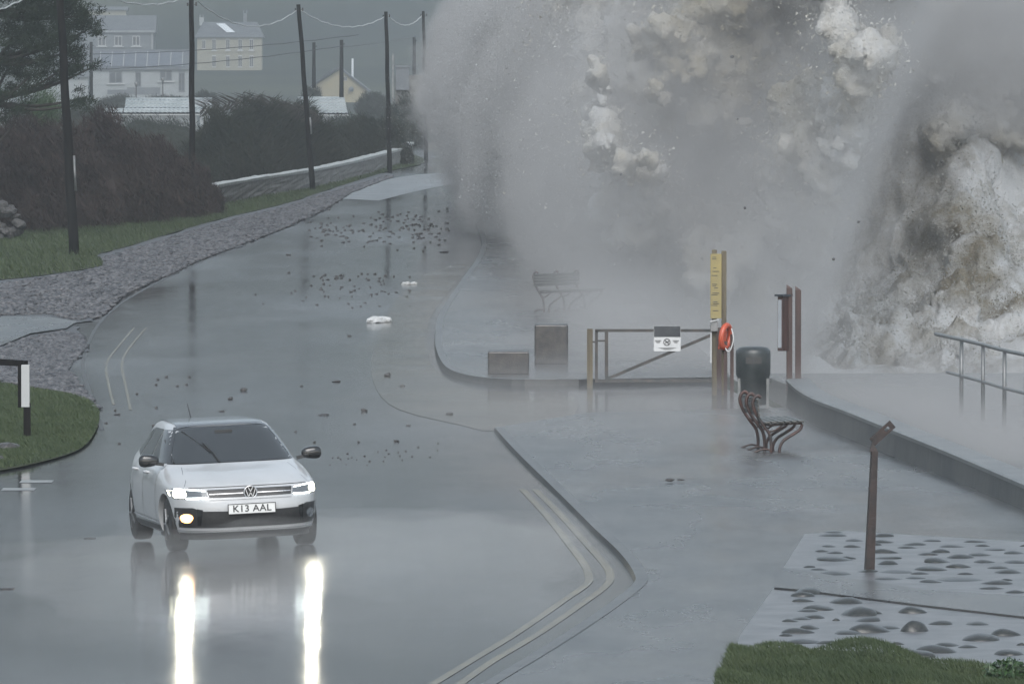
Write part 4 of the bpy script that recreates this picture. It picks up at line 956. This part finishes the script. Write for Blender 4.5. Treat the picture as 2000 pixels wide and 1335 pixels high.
c = Vector(q(687, 174)); m = MB(); m.tube([c+Vector((0, -.45, 0)), c+Vector((-.05, -.35, 0)), c+Vector((-.05, -.3, 0))], [.05, .34, .36], 12); m.tube([c+Vector((-.4, -.1, -.7)), c+Vector((-.4, -.1, .1)), c+Vector((0, -.3, 0))], .05, 5); m.build('satellite_dish', M['greyrender'], t)
win(t, a, k, D, 674, 154, 8, 8, False)
# tiled roofs seen over the bushes
def tiled(x0, x1, yr, ye, D, label, skew=0, hole=False):
    a = at(x0, ye, D); W_ = (x1-x0)*D/F; h = (ye-yr)*D/F; t = empty('tiled_house', (a.x, D, a.z)); tag(t, label, 'house'); dep = 2.6
    MB().box((W_/2, 3.0, -1.5), (W_-.4, 5.2, 3.0)).build('wall', M['whiterender'], t)
    rows = max(2, int(round(h/.24))); nx = int(W_/.05); v = []; f = []
    for r in range(rows):
        for e_ in (0, 1):
            u = (r+e_)/rows
            for i in range(nx+1):
                x = W_*i/nx+skew*u; z = h*u+.08*abs(math.sin(math.pi*i*.05/.35))+(.13 if e_ == 0 else -.02); v.append((x, dep*u, z))
    for r in range(rows*2-1):
        for i in range(nx): f.append((r*(nx+1)+i, r*(nx+1)+i+1, (r+1)*(nx+1)+i+1, (r+1)*(nx+1)+i))
    mesh('roof', v, f, M['tile'], t)
    MB().add([(skew, dep, h), (W_+skew, dep, h), (W_, 2*dep, 0), (0, 2*dep, 0)], [(0,1,2,3)]).build('back_roof', M['slate'], t)
    MB().tube([(skew, dep, h+.05), (W_+skew, dep, h+.05)], .11, 8).build('ridge_tiles', M['tile'], t, True)
    MB().bar((-.1, -.06, .0), (W_+.1, -.06, .0), .08, .10).build('gutter', M['white'], t)
tiled(243, 412, 195, 215, 700, 'long pale tiled roof below the lamp posts'); tiled(202, 390, 216, 224, 660, 'lowest pale tiled roof peeping over the scrub')
tiled(588, 680, 193, 225, 700, 'short pale tiled roof right of the leaning pole', -.35); tiled(-40, 78, 192, 224, 640, 'pale tiled roof seen through the pine branches')
# lamp posts
for x, y0, y1, lb in ((318, 152, 200, 'old style lamp post in front of the white bungalow'), (266, 160, 205, 'lamp post between the bungalow window and the pine')):
    a = at(x, y1, 760); t = empty('lamp_post', a); tag(t, lb, 'lamp post', 'village lamp posts'); h = (y1-y0)*760/F
    MB().tube([(0, 0, 0), (0, 0, .4), (0, 0, h-.4)], [.08, .06, .05], 8).build('post', M['iron'], t, True)
    MB().tube([(0, 0, h-.45), (0, 0, h-.35), (0, 0, h-.05), (0, 0, h)], [.05, .1, .19, .1], 8).build('lantern', M['galv'], t, True)
# chimney stack and cottage near the spray
a = at(786, 260, 560); t = empty('cottage', a); tag(t, 'faint stone cottage with broad chimney dissolving into spray', 'cottage'); k = 560/F
MB().box((1.2, 3, 1.9), (3.4, 5, 3.8)).build('wall', M['wallstone'], t); m = MB(); m.box((0, .2, 3.6), (26*k, .8, 46*k)); m.box((0, .2, 3.6+23*k), (30*k, .95, .14)); m.build('chimney', M['greyrender'], t)
m = MB(); m.bar((-.62, 0, 1), (-.62, 0, 5.2), .1); m.build('downpipe', M['galv'], t)
# dim wooded lumps on the hillside
def lumps():
    Cs = []; 
    for k in range(260):
        y = random.uniform(1550, 2400); x = random.uniform(-190, 60)*y/1700; z = terrain(x-xw(y), x, y); r = random.uniform(3, 8)
        n_ = 90; P = rng.normal(0, 1, (n_, 3)); P /= np.linalg.norm(P, axis=1)[:, None]; P *= r*rng.uniform(.6, 1, (n_, 1)); P[:, 2] = np.abs(P[:, 2])*.9
        Cs.append(P+[x, y, z])
    C = np.concatenate(Cs); n_ = len(C); D1 = rng.normal(0, 1.6, (n_, 3)); D2 = rng.normal(0, 1.6, (n_, 3)); D2[:, 2] = np.abs(D2[:, 2])+.6
    o = tris(C, D1, D2, 'hillside_wood', M['darkhedge']); tag(o, 'dim wood covering the hillside behind the village', 'wood', kind='stuff')
lumps()
# ------------------------------------------------------------------ the car
M['carpaint'] = mat('white_car_paint', (.40,.41,.42), (.35,.36,.365), rough=.3, scale=2, coat=.6); M['roofpaint'] = mat('dark_car_roof', (.05,.055,.06), rough=.25, coat=.5)
M['carglass'] = mat('car_glass', (.028,.032,.035), rough=.06, spec=.6); M['blackplastic'] = mat('black_plastic', (.012,.013,.014), (.025,.025,.025), rough=.45, scale=20)
M['gloss_black'] = mat('gloss_black', (.008,.008,.008), rough=.15, coat=.5); M['chrome'] = mat('silver_trim', (.55,.56,.57), rough=.25, metal=.7); M['tyre'] = mat('tyre_rubber', (.012,.012,.012), (.022,.022,.022), rough=.6, scale=20)
M['rim'] = mat('alloy_rim', (.25,.26,.27), rough=.35, metal=.7); M['plate'] = mat('number_plate', (.62,.63,.62), rough=.4); M['lamp_on'] = emit('headlamp_light', (1, .97, .66), 7); M['drl'] = emit('running_light', (.9, 1, .97), 9)
M['fog_on'] = emit('fog_lamp_light', (1, .40, .07), 3.2); M['lens'] = mat('lamp_lens', (.10,.11,.12), rough=.12, coat=.5)
ZL = [.205,.25,.33,.42,.52,.60,.66,.70,.745,.785,.815,.85,.89,.93,.96,.985,1.01,1.04,1.10,1.17,1.24,1.31,1.37,1.41,1.435,1.452,1.462]
WL = [.80,.835,.855,.87,.875,.875,.875,.873,.87,.865,.86,.855,.845,.83,.81,.79,.775,.76,.735,.705,.672,.638,.605,.575,.545,.48,.34]
FL = [-.72,-.77,-.80,-.82,-.83,-.82,-.805,-.79,-.765,-.73,-.66,-.55,-.39,-.19,.01,.16,.27,.33,.44,.57,.70,.84,.965,1.06,1.15,1.32,1.6]
RL = [3.12,3.17,3.2,3.23,3.24,3.24,3.235,3.23,3.225,3.22,3.215,3.21,3.20,3.19,3.17,3.15,3.13,3.11,3.06,3.00,2.94,2.88,2.82,2.74,2.64,2.45,2.15]
NL = [4.5]*9+[4.4,4.3,4.2,4.2,4.3,4.6,5,5.5,6,6,6,6,6,6,5.5,5,4,3]
def prm(z): return [float(np.interp(z, ZL, A)) for A in (WL, FL, RL, NL)]
def tp(y, z): return 1-.16*max(0, min(1, (z-1.0)/.25))*max(0, (y-1.0)/2.2)**1.6
def yfr(x, z):
    w_, f_, r_, n_ = prm(z); yc = (f_+r_)/2; L_ = (r_-f_)/2; return yc-L_*(1-min(.999, abs(x/w_))**n_)**(1/n_)
def xsd(y, z):
    w_, f_, r_, n_ = prm(z); yc = (f_+r_)/2; L_ = (r_-f_)/2; return tp(y, z)*w_*(1-min(.999, abs((y-yc)/L_))**n_)**(1/n_)
c0 = G(345, 1076); yaw = R(11.8); Rz = Matrix.Rotation(yaw, 3, 'Z')
org = Vector((c0.x, c0.y, 0))+Rz @ Vector((.78, 0, 0))
car = empty('car', (org.x, org.y, gz(org.x, org.y)+.003)); car.rotation_euler = (0, -R(2.4), yaw); car.scale = (1.065, 1, 1)
tag(car, 'white hatchback with headlights on driving through the flooded bend', 'car')
def ring(z, n_=112):
    w_, f_, r_, e = prm(z); yc = (f_+r_)/2; L_ = (r_-f_)/2; out = []
    for k in range(n_):
        a = 2*math.pi*k/n_; c, s = math.cos(a), math.sin(a); y = yc+L_*math.copysign(abs(s)**(2/e), s)
        out.append((tp(y, z)*w_*math.copysign(abs(c)**(2/e), c), y, z))
    return out
zz = []
for a_, b_ in zip(ZL[:-1], ZL[1:]): zz += [a_, (a_+b_)/2]
zz.append(ZL[-1]); m = MB(); n_ = 112; vs = []
for z in zz: vs += ring(z)
fs = [(i*n_+j, i*n_+(j+1) % n_, (i+1)*n_+(j+1) % n_, (i+1)*n_+j) for i in range(len(zz)-1) for j in range(n_)]+[tuple(range(n_))[::-1], tuple((len(zz)-1)*n_+j for j in range(n_))]
bd = mesh('body', vs, fs, M['carpaint'])
cut = MB()
for y in (0, 2.55):
    for s in (-1, 1): cut.tube([(s*.50, y, .33), (s*1.05, y, .33)], .365, 36)
ct = cut.build('cutter', M['blackplastic'])
bo = bd.modifiers.new('arch', 'BOOLEAN'); bo.operation = 'DIFFERENCE'; bo.object = ct; bo.solver = 'EXACT'; bo.use_self = False
bpy.context.view_layer.update(); dgp = bpy.context.evaluated_depsgraph_get(); nm = bpy.data.meshes.new_from_object(bd.evaluated_get(dgp))
bd.modifiers.clear(); bd.data = nm; bpy.data.objects.remove(ct); nm.polygons.foreach_set('use_smooth', [True]*len(nm.polygons))
try: nm.set_sharp_from_angle(angle=R(35))
except Exception: pass
bd.parent = car
def patch(name, poly, m_, off=.004, side=None, parent=None, cell=.04, thick=.0):
    tri = tessellate_polygon([[Vector((p[0], p[1], 0)) for p in poly]]); bm = bmesh.new(); vv = [bm.verts.new((p[0], p[1], 0)) for p in poly]
    for t_ in tri:
        try: bm.faces.new([vv[i] for i in t_])
        except ValueError: pass
    xs_ = [p[0] for p in poly]; zs_ = [p[1] for p in poly]
    for ax, lo, hi in ((0, min(xs_), max(xs_)), (1, min(zs_), max(zs_))):
        k = lo+cell
        while k < hi:
            nv = [0, 0, 0]; nv[ax] = 1; cv = [0, 0, 0]; cv[ax] = k
            bmesh.ops.bisect_plane(bm, geom=bm.verts[:]+bm.edges[:]+bm.faces[:], plane_co=cv, plane_no=nv); k += cell
    bmesh.ops.remove_doubles(bm, verts=bm.verts[:], dist=1e-5)
    for q_ in bm.verts:
        a_, z = q_.co.x, q_.co.y
        if side is None and z < .9: z -= .05 if z > .45 else .065
        q_.co = (a_, yfr(a_, z)-off, z) if side is None else (side*(xsd(a_, z)+off), a_, z)
    bmesh.ops.recalc_face_normals(bm, faces=bm.faces[:])
    me = bpy.data.meshes.new(name); bm.to_mesh(me); bm.free(); me.materials.append(m_); me.polygons.foreach_set('use_smooth', [True]*len(me.polygons))
    return link(bpy.data.objects.new(name, me), parent or car)
def mir(p): return [(-x, z) for x, z in p][::-1]
ws = patch('windscreen', [(-.715,1.025),(.715,1.025),(.69,1.09),(.64,1.20),(.58,1.32),(.535,1.395),(-.535,1.395),(-.58,1.32),(-.64,1.20),(-.69,1.09)], M['carglass'], .006)
patch('windscreen_border', [(-.535,1.396),(.535,1.396),(.52,1.415),(-.52,1.415)], M['gloss_black'], .008)
patch('windscreen_border', [(-.72,1.010),(.72,1.010),(.716,1.0245),(-.716,1.0245)], M['gloss_black'], .012)
for s in (1, -1):
    a_ = [(-.716,1.0245),(-.685,1.0245),(-.662,1.10),(-.612,1.20),(-.555,1.32),(-.508,1.395),(-.535,1.395),(-.582,1.32),(-.642,1.20),(-.692,1.09)]
    patch('windscreen_border', a_ if s == 1 else mir(a_), M['gloss_black'], .014, parent=car)
m = MB(); m.add([(-.49, 1.14, 1.4425), (.49, 1.14, 1.4425), (.46, 1.40, 1.462), (-.46, 1.40, 1.462), (.45, 2.3, 1.47), (-.45, 2.3, 1.47)], [(0,1,2,3),(3,2,4,5)]); 
def topz(x, y):
    lo, hi = 1.0, 1.462
    for _ in range(22):
        z = (lo+hi)/2; w_, f_, r_, e = prm(z); yc = (f_+r_)/2; L_ = (r_-f_)/2
        w_ *= tp(y, z)
        if abs(x/w_)**e+abs((y-yc)/L_)**e < 1: lo = z
        else: hi = z
    return lo
vs = []; fs = []; nx_, ny_ = 26, 30
for j in range(ny_):
    y = 1.085+(2.6-1.085)*j/(ny_-1)
    for i in range(nx_): x = (-.50+1.0*i/(nx_-1))*tp(y, 1.4); vs.append((x, y, min(topz(x, y), 1.462)+.006))
fs = [(j*nx_+i, j*nx_+i+1, (j+1)*nx_+i+1, (j+1)*nx_+i) for j in range(ny_-1) for i in range(nx_-1)]
mesh('roof_panel', vs, fs, M['roofpaint'], car, True)
# side glass, shut lines, handles
for s in (-1, 1):
    patch('side_window', [(.52,1.02),(1.38,1.02),(1.38,1.385),(1.05,1.385),(.90,1.30),(.70,1.17)], M['carglass'], .004, s)
    patch('side_window', [(1.44,1.02),(2.18,1.02),(2.20,1.375),(1.44,1.385)], M['carglass'], .004, s)
    patch('side_window', [(2.24,1.04),(2.62,1.09),(2.52,1.30),(2.24,1.37)], M['carglass'], .004, s)
    for y in (.50, 1.41, 2.2): patch('door_gap', [(y,.36),(y+.012,.36),(y+.012,1.0),(y,1.0)], M['blackplastic'], .0025, s)
    patch('side_sill', [(.38,.235),(2.17,.235),(2.17,.30),(.38,.30)], M['blackplastic'], .01, s)
    patch('side_crease', [(.40,.325),(2.15,.345),(2.15,.365),(.40,.345)], M['chrome'], .012, s)
    for y in (1.18, 2.02):
        xx = xsd(y, .90); m = MB(); m.tube(smooth_path([(s*(xx-.01), y-.09, .895), (s*(xx+.035), y-.06, .90), (s*(xx+.035), y+.06, .90), (s*(xx-.01), y+.09, .895)], 4), .016, 8); m.build('door_handle', M['carpaint'], car, True)
    # mirror
    mm = MB(); r_ = bmesh.new(); bmesh.ops.create_icosphere(r_, subdivisions=3, radius=1)
    vv = []; 
    for q_ in r_.verts: x, y, z = q_.co; x = math.copysign(abs(x)**.7, x); z = math.copysign(abs(z)**.75, z); y = math.copysign(abs(y)**.8, y); vv.append((s*(.93+x*.115), .50+y*.07*(1 if y < 0 else .8), 1.065+z*(.075+.012*x)))
    mm.add(vv, [tuple(p.index for p in f_.verts) for f_ in r_.faces]); r_.free(); mo = mm.build('wing_mirror', M['gloss_black'], car, True)
    MB().bar((s*.76, .50, 1.01), (s*.86, .50, 1.03), .05, .04).build('mirror_arm', M['blackplastic'], mo)
# front
patch('bonnet_gap', [(-.66,.826),(.66,.826),(.66,.834),(-.66,.834)], M['blackplastic'], .003, cell=.03)
for s in (-1, 1):
    a_ = [(-.70,.84),(-.695,.84),(-.635,.925),(-.60,.98),(-.607,.98),(-.642,.925)]
    patch('bonnet_crease', a_ if s == -1 else mir(a_), M['greyrender'], .003, cell=.02)
gr = patch('grille', [(-.46,.712),(-.10,.706),(.10,.706),(.46,.712),(.48,.80),(.10,.806),(-.10,.806),(-.48,.80)], M['blackplastic'], .005)
patch('grille_bar', [(-.46,.748),(.46,.748),(.46,.756),(-.46,.756)], M['chrome'], .010, parent=gr); patch('grille_bar', [(-.47,.802),(.47,.802),(.47,.811),(-.47,.811)], M['chrome'], .009, parent=gr)
patch('bumper_strip', [(-.46,.682),(.46,.682),(.46,.70),(-.46,.70)], M['carpaint'], .012)
# emblem: ring with two letters in it
ye = yfr(0, .70)-.02; em = empty('emblem', (0, ye, .707)); em.parent = car
bpy.data.objects.remove(em)
m = MB(); m.tube([(0, ye+.03, .707), (0, ye, .707)],   .080, 28); em = m.build('emblem', M['gloss_black'], car)
m = MB()
pts = [(.073*math.cos(2*math.pi*k/32), ye-.004, .707+.073*math.sin(2*math.pi*k/32)) for k in range(33)]
m.tube(pts, .006, 6, caps=False)
def st(x0, z0, x1, z1): m.bar((x0*1.1, ye-.006, .707+z0*1.05), (x1*1.1, ye-.006, .707+z1*1.05), .009, .008, up=(0, 1, 0))
st(-.024, .058, 0, .008); st(0, .008, .024, .058); st(-.050, .038, -.022, -.052); st(-.022, -.052, 0, -.004); st(0, -.004, .022, -.052); st(.022, -.052, .050, .038)
m.build('emblem_letters', M['chrome'], em)
lampx = [(-.845,.80),(-.84,.735),(-.80,.70),(-.60,.698),(-.475,.706),(-.49,.795),(-.62,.812),(-.78,.822)]
for s in (-1, 1):
    fx = (lambda p: p) if s == -1 else mir
    hl = patch('headlight', fx(lampx), M['lens'], .006); hl['label'] = 'lit headlight with slim bright border'
    patch('lamp_bulb', fx([(-.835,.79),(-.83,.735),(-.79,.712),(-.715,.712),(-.69,.75),(-.70,.79),(-.77,.808)]), M['lamp_on'], .010, parent=hl)
    patch('running_light', fx([(-.79,.812),(-.62,.801),(-.50,.786),(-.50,.793),(-.62,.810),(-.78,.821)]), M['drl'], .011, parent=hl)
    patch('running_light', fx([(-.70,.70),(-.60,.70),(-.485,.708),(-.49,.722),(-.60,.716),(-.70,.715)]), M['drl'], .011, parent=hl)
intake = [(-.835,.40),(-.80,.375),(-.30,.365),(.30,.365),(.80,.375),(.835,.40),(.835,.575),(.80,.597),(.64,.597),(.55,.555),(.30,.545),(-.30,.545),(-.55,.555),(-.64,.597),(-.80,.597),(-.835,.575)]
it = patch('lower_intake', intake, M['blackplastic'], .006)
for s in (-1, 1):
    fx = (lambda p: p) if s == -1 else mir
    y_ = yfr(.70, .475); c = [( -.70+.052*math.cos(a_)*1.15, .478+.048*math.sin(a_)) for a_ in np.linspace(0, 2*math.pi, 14)[:-1]]
    fg = patch('fog_lamp', fx(c), M['fog_on'] if s == -1 else M['lens'], .012); fg['label'] = 'amber lit fog lamp' if s == -1 else 'unlit fog lamp'
    patch('fog_surround', fx([(-.60,.40),(-.56,.40),(-.54,.57),(-.60,.585)]), M['gloss_black'], .010, parent=it)
patch('splitter_lip', [(-.82,.325),(-.30,.318),(.30,.318),(.82,.325),(.83,.345),(.30,.336),(-.30,.336),(-.83,.345)], M['chrome'], .014)
patch('bumper_base', [(-.80,.225),(.80,.225),(.82,.31),(-.82,.31)], M['blackplastic'], .004)
yp = yfr(0, .52)-.03; m = MB(); m.box((0, yp, .517), (.525, .018, .115)); pt = m.build('number_plate', M['plate'], car, bevel=.003)
m = MB()
for z in (.517+.0585, .517-.0585): m.box((0, yp-.011, z), (.54, .006, .007))
for x in (-.267, .267): m.box((x, yp-.011, .517), (.007, .006, .124))
m.build('plate_border', M['ink'], pt)
fc = bpy.data.curves.new('plate_text', 'FONT'); fc.body = 'K13 AAL'; fc.size = .112; fc.extrude = .001; fc.align_x = 'CENTER'; fc.align_y = 'CENTER'; fc.space_character = 1.05; fc.offset = .0012
fo = bpy.data.objects.new('tmp', fc); S.collection.objects.link(fo); bpy.context.view_layer.update(); fm = bpy.data.meshes.new_from_object(fo.evaluated_get(bpy.context.evaluated_depsgraph_get())); bpy.data.objects.remove(fo)
fm.materials.clear(); fm.materials.append(M['ink']); tx = link(bpy.data.objects.new('plate_lettering', fm), pt); tx.rotation_euler = (R(90), 0, 0); tx.location = (0, yp-.0125, .517)
# wipers, aerial, inner mirror
def onws(x, z, o=.02): return Vector((x, yfr(x, z)-o, z))
m = MB(); m.bar(onws(-.16, 1.02), onws(-.20, 1.12, .03), .018); m.bar(onws(-.20, 1.12, .03), onws(-.28, 1.235, .035), .014); m.bar(onws(-.22, 1.13, .02), onws(-.46, 1.37, .018), .022, .012); m.build('wiper', M['blackplastic'], car)
m = MB(); m.bar(onws(-.66, 1.03), onws(-.645, 1.27), .016); m.build('wiper', M['blackplastic'], car)
m = MB(); m.bar(onws(.10, 1.345, .009), onws(-.10, 1.345, .009), .01, .05); m.build('interior_mirror', M['blackplastic'], ws)
MB().tube([(-.12, 2.45, 1.44), (-.13, 2.62, 1.62)], [.008, .004], 6).build('aerial', M['blackplastic'], car)
# wheels
for x in (-1, 1):
    for y in (0, 2.55):
        wl = MB(); prof = [(.101, .21), (.099, .30), (.085, .322), (.04, .328), (-.04, .328), (-.085, .322), (-.099, .30), (-.101, .21)]
        wl.tube([(x*.725+o_, y, .325) for o_, r in prof], [r for o_, r in prof], 32); w_ = wl.build('wheel', M['tyre'], car, True)
        rm = MB(); rm.tube([(x*.728, y, .325), (x*.812, y, .325)], .205, 24); rm2 = rm.build('rim', M['gloss_black'], w_)
        sp = MB()
        for k in range(5):
            a_ = 2*math.pi*k/5; sp.bar((x*.82, y, .325), (x*.815, y+.19*math.cos(a_), .325+.19*math.sin(a_)), .018, .05, up=(1, 0, 0))
        sp.build('spokes', M['rim'], w_)
MB().box((0, 1.3, .27), (1.3, 3.2, .12)).build('underbody', M['blackplastic'], car)

# dipped beams, and the spray the tyres throw up in front of them
for s in (-1, 1):
    ld = bpy.data.lights.new('headlight_beam', 'SPOT'); ld.energy = 45; ld.color = (1, .95, .76); ld.spot_size = R(75); ld.spot_blend = .9; ld.shadow_soft_size = .07
    lo = bpy.data.objects.new('headlight_beam', ld); link(lo, car); lo.location = (s*.72, yfr(.72, .76)-.08, .76); lo.rotation_euler = (R(86), 0, R(180))
mm = bpy.data.materials.new('tyre_spray'); mm.use_nodes = True; t = mm.node_tree; t.nodes.clear(); pv = t.nodes.new('ShaderNodeVolumePrincipled'); pv.inputs['Density'].default_value = .02; pv.inputs['Color'].default_value = (.97, .98, .98, 1)
oo = t.nodes.new('ShaderNodeOutputMaterial'); t.links.new(pv.outputs[0], oo.inputs['Volume'])
bm = bmesh.new(); bmesh.ops.create_icosphere(bm, subdivisions=5, radius=1)
for q_ in bm.verts:
    q_.co *= 1+.35*noise.fractal(q_.co*1.6, 1, 2, 4); q_.co = Vector((q_.co.x*3.6, q_.co.y*9, max(q_.co.z, -.1)*.62))
me = bpy.data.meshes.new('tyre_spray'); bm.to_mesh(me); bm.free(); me.materials.append(mm); ts = link(bpy.data.objects.new('tyre_spray', me)); ts.location = (-1.9, 97, -.02)
tag(ts, 'thin spray blown across the road in the headlight beams', 'spray', kind='stuff')
# ------------------------------------------------------------------ air
def air(name, lo, hi, dens, col, label=None):
    m = bpy.data.materials.new(name); m.use_nodes = True; t = m.node_tree; t.nodes.clear(); pv = t.nodes.new('ShaderNodeVolumePrincipled'); pv.inputs['Density'].default_value = dens; pv.inputs['Color'].default_value = (*col, 1); pv.inputs['Anisotropy'].default_value = .2
    o_ = t.nodes.new('ShaderNodeOutputMaterial'); t.links.new(pv.outputs[0], o_.inputs['Volume'])
    c = [(a+b_)/2 for a, b_ in zip(lo, hi)]; o = MB().box((0, 0, 0), [b_-a for a, b_ in zip(lo, hi)]).build(name, m); o.location = c; tag(o, label, kind='stuff'); return o
air('haze', (-2700, -20, -12), (2700, 4400, 720), .00036, (.74, .79, .82))
